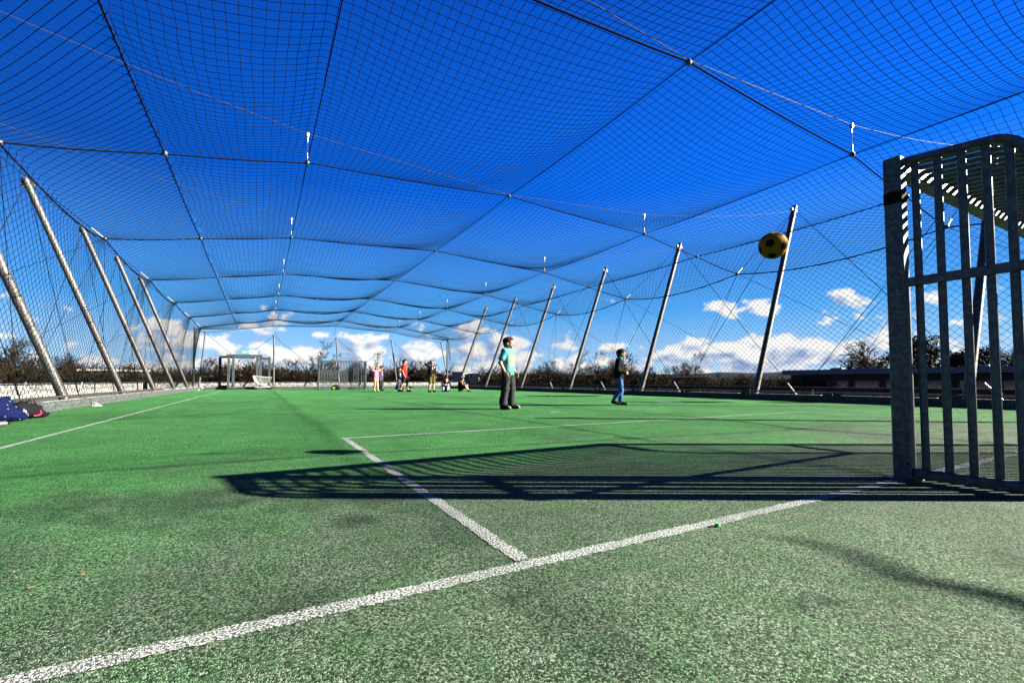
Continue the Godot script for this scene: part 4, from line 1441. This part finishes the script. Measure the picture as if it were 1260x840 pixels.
	if fit.has("print"):
		tm.vertex_color_use_as_albedo = true; tm.albedo_color = Color(1, 1, 1)
		for i in tg.v.size():
			var p := tg.v[i] / H
			var c: Color = fit.top.srgb_to_linear()
			if p.z > 0.02 and absf(p.x) < 0.075 and p.y > 0.60 and p.y < 0.765 and nz2.get_noise_2d(p.x * 34.0, p.y * 30.0) > -0.12: c = fit.print.srgb_to_linear()
			tg.c.append(c)
	part(fit.get("top_name", "shirt"), tg.mesh(), tm, o)
	if fit.has("collar"):
		part("collar", sdf([[J.nk + Vector3(-0.018, 0.0, 0.008) * H, J.nk + Vector3(0.018, 0.0, 0.008) * H, 0.042 * H, 0.042 * H]], 0.01, 0.01).mesh(), mat(fit.collar, 0.8), o)
	if fit.has("badge"):
		var bg := Geo.new(); bg.box(J.chest + Vector3(0.055, 0.03, 0.079) * H, Vector3(0.04, 0.055, 0.012) * H, 0.003)
		part("badge", bg.mesh(), mat(fit.badge, 0.7), o)
	# trousers or shorts
	var L := []
	var short: float = fit.get("short", 0.0)
	for s in ["l", "r"]:
		L.append([J.pel, J["h" + s], 0.066 * H, 0.064 * H])
		if short > 0.0:
			L.append([J["h" + s], J["h" + s].lerp(J["k" + s], short), 0.066 * H, 0.060 * H])
		else:
			L.append([J["h" + s], J["k" + s], 0.066 * H, (0.046 + fit.get("baggy", 0.0)) * H])
			L.append([J["k" + s], J["k" + s].lerp(J["a" + s], 0.93), (0.045 + fit.get("baggy", 0.0)) * H, (0.035 + fit.get("baggy", 0.0)) * H])
	part("shorts" if short > 0.0 else "trousers", sdf(L, cell, 0.012 * H, null, 0.019 * H, 11.0).mesh(), mat(fit.legs, 0.9), o)
	for s in ["l", "r"]:
		var an: Vector3 = J["a" + s]
		var to: Vector3 = J["t" + s]
		var bs := [[an + Vector3(0, -0.022, -0.012) * H, to + Vector3(0, 0.004, 0) * H, 0.031 * H, 0.026 * H], [an + Vector3(0, -0.005, 0) * H, an.lerp(to, 0.5) + Vector3(0, 0.004, 0) * H, 0.030 * H, 0.025 * H]]
		var sg2 := sdf(bs, 0.01 if fine else 0.016, 0.01 * H)
		for i in sg2.v.size(): sg2.v[i].y = maxf(sg2.v[i].y, minf(an.y, to.y) - 0.03 * H + 0.001)
		var sh := part("shoe", sg2.mesh(), mat(fit.get("shoes", lin(0.0075, 0.0075, 0.008)), 0.6), o)
		if fit.has("toe"):
			part("toe_cap", sdf([[to + Vector3(0, 0.006, 0.0) * H, to + Vector3(0, 0.004, 0.012) * H, 0.0265 * H, 0.020 * H]], 0.008, 0.008).mesh(), mat(fit.toe, 0.6), sh)
	return o

func people():
	var dk := lin(0.00576, 0.00624, 0.00768)
	person(P(4.65, 8.60, 0.0), 1.52, Vector2(0.55, -0.83), "boy in a turquoise T-shirt and dark grey trousers, standing in the middle", {"head": 1.08, "look": 0.30,
		"kl": Vector3(0.07, 0.285, 0.015), "kr": Vector3(-0.085, 0.285, 0.0), "al": Vector3(0.085, 0.05, 0.0), "ar": Vector3(-0.105, 0.05, -0.03), "tl": Vector3(0.125, 0.02, 0.095), "tr": Vector3(-0.12, 0.02, 0.08),
		"el": Vector3(0.15, 0.645, -0.03), "er": Vector3(-0.155, 0.645, -0.04), "wl": Vector3(0.165, 0.515, 0.035), "wr": Vector3(-0.15, 0.52, 0.03)},
		{"top": lin(0.040, 0.150, 0.160), "print": lin(0.1728, 0.2016, 0.0288), "legs": lin(0.0168, 0.01776, 0.0192), "baggy": 0.012, "sleeve": 0.62, "toe": lin(0.168, 0.1584, 0.1488), "hem": 0.0, "skin": lin(0.2688, 0.1632, 0.12)}, true)
	person(P(7.72, 8.55, 0.0), 1.37, Vector2(0.80, -0.60), "boy in a dark jacket and blue jeans walking, right of the middle", {"head": 1.12, "look": 0.1,
		"hl": Vector3(0.05, 0.51, 0.0), "hr": Vector3(-0.05, 0.51, 0.0), "kl": Vector3(0.055, 0.285, 0.05), "kr": Vector3(-0.05, 0.28, 0.035), "al": Vector3(0.05, 0.05, 0.03), "ar": Vector3(-0.05, 0.085, -0.10), "tl": Vector3(0.055, 0.02, 0.13), "tr": Vector3(-0.055, 0.03, -0.005),
		"chest": Vector3(0, 0.75, 0.02), "nk": Vector3(0, 0.83, 0.03), "hd": Vector3(0, 0.915, 0.05), "el": Vector3(0.145, 0.63, -0.02), "er": Vector3(-0.15, 0.63, -0.03), "wl": Vector3(0.055, 0.60, 0.115), "wr": Vector3(-0.05, 0.585, 0.115)},
		{"top": dk, "top_name": "jacket", "sleeve": 2.0, "loose": 0.01, "collar": lin(0.024, 0.144, 0.144), "badge": lin(0.288, 0.288, 0.288), "legs": lin(0.024, 0.0624, 0.144), "hair": lin(0.0072, 0.0048, 0.00384), "skin": lin(0.2016, 0.12, 0.0816)}, true)
	person(P(6.89, 24.7, 0.0), 1.76, Vector2(0.85, -0.52), "tall person in a red shirt and dark shorts walking in the distance", {"al": Vector3(0.07, 0.05, 0.09), "kl": Vector3(0.06, 0.285, 0.07), "tl": Vector3(0.08, 0.02, 0.19), "ar": Vector3(-0.06, 0.06, -0.12), "kr": Vector3(-0.06, 0.285, -0.02), "tr": Vector3(-0.07, 0.02, -0.03)},
		{"top": lin(0.288, 0.00864, 0.01056), "legs": lin(0.0096, 0.0096, 0.0144), "short": 0.85, "sleeve": 0.7, "hem": 0.02, "hair": lin(0.0048, 0.00384, 0.00336)}, false)
	person(P(6.80, 25.4, 0.0), 1.34, Vector2(0.75, -0.66), "child in a black top with a blue print, left of the red shirt", {"head": 1.1, "kl": Vector3(0.06, 0.28, 0.03), "al": Vector3(0.06, 0.05, 0.05), "tl": Vector3(0.08, 0.02, 0.15), "wl": Vector3(0.06, 0.58, 0.12), "wr": Vector3(-0.06, 0.57, 0.12)},
		{"top": dk, "print": lin(0.0576, 0.0768, 0.192), "legs": lin(0.0336, 0.0432, 0.0624), "sleeve": 2.0}, false)
	person(P(7.92, 23.15, 0.0), 1.68, Vector2(0.2, -0.98), "person in black with olive shorts holding one hand to the brow", {"sr": Vector3(-0.105, 0.815, 0), "er": Vector3(-0.225, 0.86, 0.04), "wr": Vector3(-0.10, 0.945, 0.085), "palm_r": Vector3(0, -1, 0.2), "al": Vector3(0.085, 0.05, 0), "ar": Vector3(-0.085, 0.05, 0)},
		{"top": dk, "badge": lin(0.24, 0.24, 0.24), "sleeve": 2.0, "legs": lin(0.0432, 0.048, 0.012), "short": 0.85, "hair": lin(0.0336, 0.024, 0.0144)}, false)
	person(P(5.97, 27.5, 0.0), 1.46, Vector2(0.3, -0.95), "girl in a pink top with both hands raised to her head", {"el": Vector3(0.19, 0.84, 0.04), "er": Vector3(-0.19, 0.84, 0.04), "wl": Vector3(0.07, 0.955, 0.03), "wr": Vector3(-0.07, 0.955, 0.03), "sl": Vector3(0.105, 0.82, 0), "sr": Vector3(-0.105, 0.82, 0), "palm_l": Vector3(-1, 0, 0), "palm_r": Vector3(1, 0, 0), "kr": Vector3(-0.05, 0.285, 0.03), "al": Vector3(0.08, 0.05, 0.04)},
		{"top": lin(0.36, 0.0768, 0.1344), "sleeve": 0.5, "hem": 0.04, "legs": lin(0.264, 0.1728, 0.1056), "short": 0.4, "long_hair": true, "shoes": lin(0.288, 0.288, 0.288)}, false)
	person(P(6.45, 28.3, 0.0), 1.44, Vector2(0.7, -0.7), "dark-clothed person right behind the girl in pink", {"el": Vector3(0.18, 0.83, 0.04), "wl": Vector3(0.10, 0.94, 0.05)},
		{"top": lin(0.024, 0.024, 0.048), "sleeve": 2.0, "legs": lin(0.0144, 0.0144, 0.0168)}, false)
	# two who sit on the ground
	var sit := {"pel": Vector3(0, 0.085, 0), "hl": Vector3(0.055, 0.085, 0.01), "hr": Vector3(-0.055, 0.085, 0.01), "chest": Vector3(0, 0.28, 0.03), "nk": Vector3(0, 0.355, 0.05), "hd": Vector3(0, 0.43, 0.08),
		"sl": Vector3(0.10, 0.33, 0.04), "sr": Vector3(-0.10, 0.33, 0.04), "kl": Vector3(0.085, 0.245, 0.20), "kr": Vector3(-0.085, 0.225, 0.21), "al": Vector3(0.07, 0.05, 0.30), "ar": Vector3(-0.07, 0.05, 0.31), "tl": Vector3(0.08, 0.025, 0.40), "tr": Vector3(-0.08, 0.025, 0.41),
		"el": Vector3(0.14, 0.22, 0.13), "er": Vector3(-0.14, 0.22, 0.13), "wl": Vector3(0.06, 0.24, 0.24), "wr": Vector3(-0.06, 0.23, 0.25)}
	person(P(9.2, 24.3, 0.0), 1.55, Vector2(-0.5, -0.85), "seated person in a dark top and light trousers, left one of two on the ground", sit,
		{"top": lin(0.0144, 0.012, 0.0144), "sleeve": 2.0, "legs": lin(0.144, 0.1488, 0.24)}, false)
	var sit2 := sit.duplicate(); sit2["hd"] = Vector3(0.02, 0.43, 0.07)
	person(P(9.95, 24.1, 0.0), 1.5, Vector2(0.75, -0.66), "seated person in black with bare shins, right one of two on the ground", sit2,
		{"top": dk, "sleeve": 2.0, "legs": lin(0.0096, 0.0096, 0.0096), "short": 0.9, "shoes": lin(0.144, 0.024, 0.0192)}, false)

# ------------------------------------------------------------------ ball, bags, litter
func small_things():
	ball()
	# bags at the left kerb
	var blue := mat(lin(0.0022, 0.0038, 0.021), 0.8)
	var g := sdf([[Vector3(-0.42, 0.14, 0.02), Vector3(0.05, 0.13, 0), 0.15, 0.14], [Vector3(-0.22, 0.24, 0), Vector3(-0.05, 0.30, 0), 0.15, 0.11], [Vector3(-0.5, 0.2, 0), Vector3(-0.3, 0.27, 0), 0.15, 0.12], [Vector3(0.05, 0.1, 0.05), Vector3(0.22, 0.07, 0.04), 0.11, 0.07]], 0.016, 0.05, null, 0.085, 11.0)
	for i in g.v.size(): g.v[i].y = maxf(g.v[i].y, 0.004)
	var o := thing("spotted_bag", P(-3.28, 9.5, 0), "crumpled blue bag with white dots lying at the left kerb", "bag")
	o.rotation.y = deg_to_rad(65)
	o.scale = Vector3.ONE * 0.85
	part("bag_body", g.mesh(), blue, o)
	var dots := Geo.new()
	for i in 46:
		var k := rng.randi_range(0, g.v.size() - 1)
		if g.v[k].y < 0.03: continue
		dots.blob(g.v[k] + g.n[k] * 0.001, Vector3(0.012, 0.012, 0.012), 6, 4)
	var dp := part("printed_dots", dots.mesh(), mat(lin(0.10, 0.11, 0.17), 0.7), o)
	stuff_part(dp)
	g = sdf([[Vector3(-0.16, 0.14, 0), Vector3(0.1, 0.13, 0), 0.14, 0.12], [Vector3(-0.1, 0.22, 0), Vector3(0.05, 0.2, 0), 0.10, 0.09], [Vector3(0.1, 0.07, 0.05), Vector3(0.24, 0.06, 0.03), 0.07, 0.055]], 0.016, 0.05, null, 0.055, 11.0)
	for i in g.v.size(): g.v[i].y = maxf(g.v[i].y, 0.004)
	o = thing("black_backpack", P(-3.26, 10.15, 0), "black backpack with a pink strip and white patch beside the blue bag", "backpack")
	o.rotation.y = deg_to_rad(50)
	o.scale = Vector3.ONE * 0.85
	part("bag_body", g.mesh(), M.black, o)
	g = Geo.new(); g.tube(PackedVector3Array([Vector3(0.0, 0.05, 0.155), Vector3(0.08, 0.06, 0.165), Vector3(0.125, 0.10, 0.15), Vector3(0.12, 0.15, 0.13)]), 0.015, 0.012, 6, true)
	part("pink_strip", g.mesh(), mat(lin(0.20, 0.016, 0.055), 0.7), o)
	g = Geo.new(); g.box(Vector3(-0.16, 0.13, 0.150), Vector3(0.11, 0.06, 0.02), 0.008)
	part("patch", g.mesh(), mat(lin(0.336, 0.336, 0.3264), 0.7), o)
	g = Geo.new(); g.tube(PackedVector3Array([Vector3(-0.05, 0.3, 0), Vector3(0.0, 0.34, 0.03), Vector3(0.06, 0.29, 0.02)]), 0.012, 0.012, 6, true)
	part("handle", g.mesh(), M.black, o)
	o = thing("drink_bottle", P(-3.02, 8.50, 0.035), "small grey bottle on the turf in front of the blue bag", "bottle")
	g = Geo.new(); g.tube(PackedVector3Array([Vector3(-0.1, 0, 0), Vector3(-0.09, 0, 0), Vector3(0.07, 0, 0), Vector3(0.1, 0, 0)]), 0.033, 0.033, 12, true)
	part("bottle_body", g.mesh(), mat(lin(0.035, 0.04, 0.04), 0.5), o)
	g = Geo.new(); g.tube(line(Vector3(0.1, 0, 0), Vector3(0.135, 0, 0)), 0.017, 0.016, 10, true)
	part("cap", g.mesh(), M.black, o)
	o.rotation.y = deg_to_rad(50)
	# bags in the distance
	var lump := sdf([[Vector3(-0.2, 0.13, 0), Vector3(0.15, 0.12, 0), 0.12, 0.12], [Vector3(-0.05, 0.24, 0), Vector3(0.1, 0.22, 0), 0.12, 0.09]], 0.025, 0.05, null, 0.05, 6.0)
	for i in lump.v.size(): lump.v[i].y = maxf(lump.v[i].y, 0.004)
	var lm := lump.mesh()
	for b in [[4.4, 32.2, lin(0.0072, 0.0096, 0.0096), "black bag with a green pocket lying in the far goal mouth", true], [8.3, 31.5, lin(0.00672, 0.00672, 0.00768), "black bag by the far kerb, right of the red shirt", false], [8.75, 31.9, lin(0.0144, 0.0144, 0.0192), "dark grey bag right next to the black one by the far kerb", false]]:
		o = thing("sports_bag", P(b[0], b[1], 0), b[3], "bag", "bags at the far end")
		o.rotation.y = rng.randf() * 3.0
		part("bag_body", lm, mat(b[2], 0.8), o)
		g = Geo.new(); g.tube(PackedVector3Array([Vector3(-0.1, 0.3, 0.02), Vector3(0.0, 0.4, 0.03), Vector3(0.12, 0.28, 0.02)]), 0.014, 0.014, 6, true)
		part("handle", g.mesh(), M.black, o)
		if b[4]:
			g = Geo.new(); g.box(Vector3(-0.12, 0.13, 0.13), Vector3(0.16, 0.12, 0.04), 0.01); part("pocket", g.mesh(), mat(lin(0.12, 0.288, 0.0576), 0.7), o)
			o.rotation.y = -0.3
	# small green bead on the goal line
	o = thing("bottle_top", P(1.66, 1.255, 0.004), "tiny bright green bottle top on the goal line", "bottle top")
	g = Geo.new(); g.tube(PackedVector3Array([Vector3(0, 0, 0), Vector3(0, 0.009, 0), Vector3(0, 0.012, 0)]), 0.0105, 0.0095, 12, true)
	part("cap_shell", g.mesh(), mat(lin(0.0576, 0.264, 0.048), 0.4), o)
	# fallen leaves
	var leaf := Geo.new()
	for s in [-1, 1]:
		leaf.quad(Vector3(-0.014, 0.002, 0), Vector3(0.0, 0.004, 0), Vector3(0.0, 0.006, s * 0.006), Vector3(-0.006, 0.007, s * 0.007))
		leaf.quad(Vector3(0, 0.004, 0), Vector3(0.016, 0.003, 0), Vector3(0.008, 0.007, s * 0.006), Vector3(0, 0.006, s * 0.006))
	var lfm := leaf.mesh()
	var yl := mat(lin(0.13, 0.095, 0.03), 0.8)
	var spots := [[-0.66, 2.02, "yellow leaf fragment nearest the left edge of the picture"], [-0.57, 1.84, "lowest yellow leaf fragment on the left turf"], [-0.47, 1.89, "rightmost yellow leaf fragment on the left turf"], [-0.44, 2.08, "faint yellow leaf fragment right of the others"], [-0.78, 2.42, "topmost yellow leaf fragment on the left turf"], [2.35, 1.36, "dry leaf fragment just beyond the goal line"], [1.95, 1.55, "dry leaf fragment at the edge of the goal's shadow"], [-2.9, 9.6, "pale scrap on the turf before the bags"]]
	for s in spots:
		o = thing("leaf_fragment", P(s[0], s[1], 0.003), s[2], "leaf", "scraps on the turf")
		o.rotation.y = rng.randf() * TAU
		o.scale = Vector3.ONE * (0.7 if s[1] < 5.0 else 2.0)
		part("leaf", lfm, yl, o)

func ball():
	var R := 0.112
	var o := thing("football", P(3.80, 2.28, 1.75), "yellow and black ball in the air left of the goal", "ball")
	o.rotation_degrees = Vector3(35, 20, 60)
	# panels of a truncated icosahedron: 12 five-sided, 20 six-sided
	var ph := (1.0 + sqrt(5.0)) * 0.5
	var v12: Array[Vector3] = []
	for s in [-1, 1]:
		for t in [-1, 1]:
			v12.append(Vector3(0, s, t * ph).normalized()); v12.append(Vector3(s, t * ph, 0).normalized()); v12.append(Vector3(t * ph, 0, s).normalized())
	var faces := []
	for i in 12:
		for j in range(i + 1, 12):
			for k in range(j + 1, 12):
				if v12[i].distance_to(v12[j]) < 1.1 and v12[j].distance_to(v12[k]) < 1.1 and v12[i].distance_to(v12[k]) < 1.1: faces.append([i, j, k])
	var ye := mat(lin(0.15, 0.082, 0.003), 0.65)
	var bk := mat(lin(0.004, 0.0035, 0.003), 0.65)
	for i in 12:
		var ring := []
		for j in 12:
			if j != i and v12[i].distance_to(v12[j]) < 1.1: ring.append(v12[i].lerp(v12[j], 1.0 / 3.0))
		panel(o, v12[i], ring, R, bk)
	for fc in faces:
		var ring := []
		for e in [[0, 1], [1, 2], [2, 0]]:
			ring.append(v12[fc[e[0]]].lerp(v12[fc[e[1]]], 1.0 / 3.0)); ring.append(v12[fc[e[0]]].lerp(v12[fc[e[1]]], 2.0 / 3.0))
		panel(o, (v12[fc[0]] + v12[fc[1]] + v12[fc[2]]).normalized(), ring, R, ye)

func panel(o: Node3D, c: Vector3, ring: Array, R: float, m: Material):
	var u := c.cross(Vector3(0.31, 0.77, 0.55)).normalized()
	var w := c.cross(u)
	ring.sort_custom(func(a, b): return atan2(a.dot(w), a.dot(u)) < atan2(b.dot(w), b.dot(u)))
	var g := Geo.new()
	var n := ring.size()
	var steps := 4
	var rows := []
	for s in steps + 1:
		var row := []
		for k in n:
			for h in 4:
				var e: Vector3 = ring[k].lerp(ring[(k + 1) % n], h / 4.0)
				var p := c.lerp(e, 0.985 * s / steps).normalized()
				var dip := 0.985 if s == steps else 1.0
				row.append(p * R * dip)
		rows.append(row)
	var m4 := n * 4
	for s in steps + 1:
		for k in m4:
			g.v.append(rows[s][k]); g.n.append(rows[s][k].normalized())
	for s in steps:
		for k in m4:
			var k2 := (k + 1) % m4
			var a := s * m4 + k
			var b := s * m4 + k2
			g.ix.append_array(PackedInt32Array([a, b, a + m4, b, b + m4, a + m4]))
	part("panel", g.mesh(), m, o)
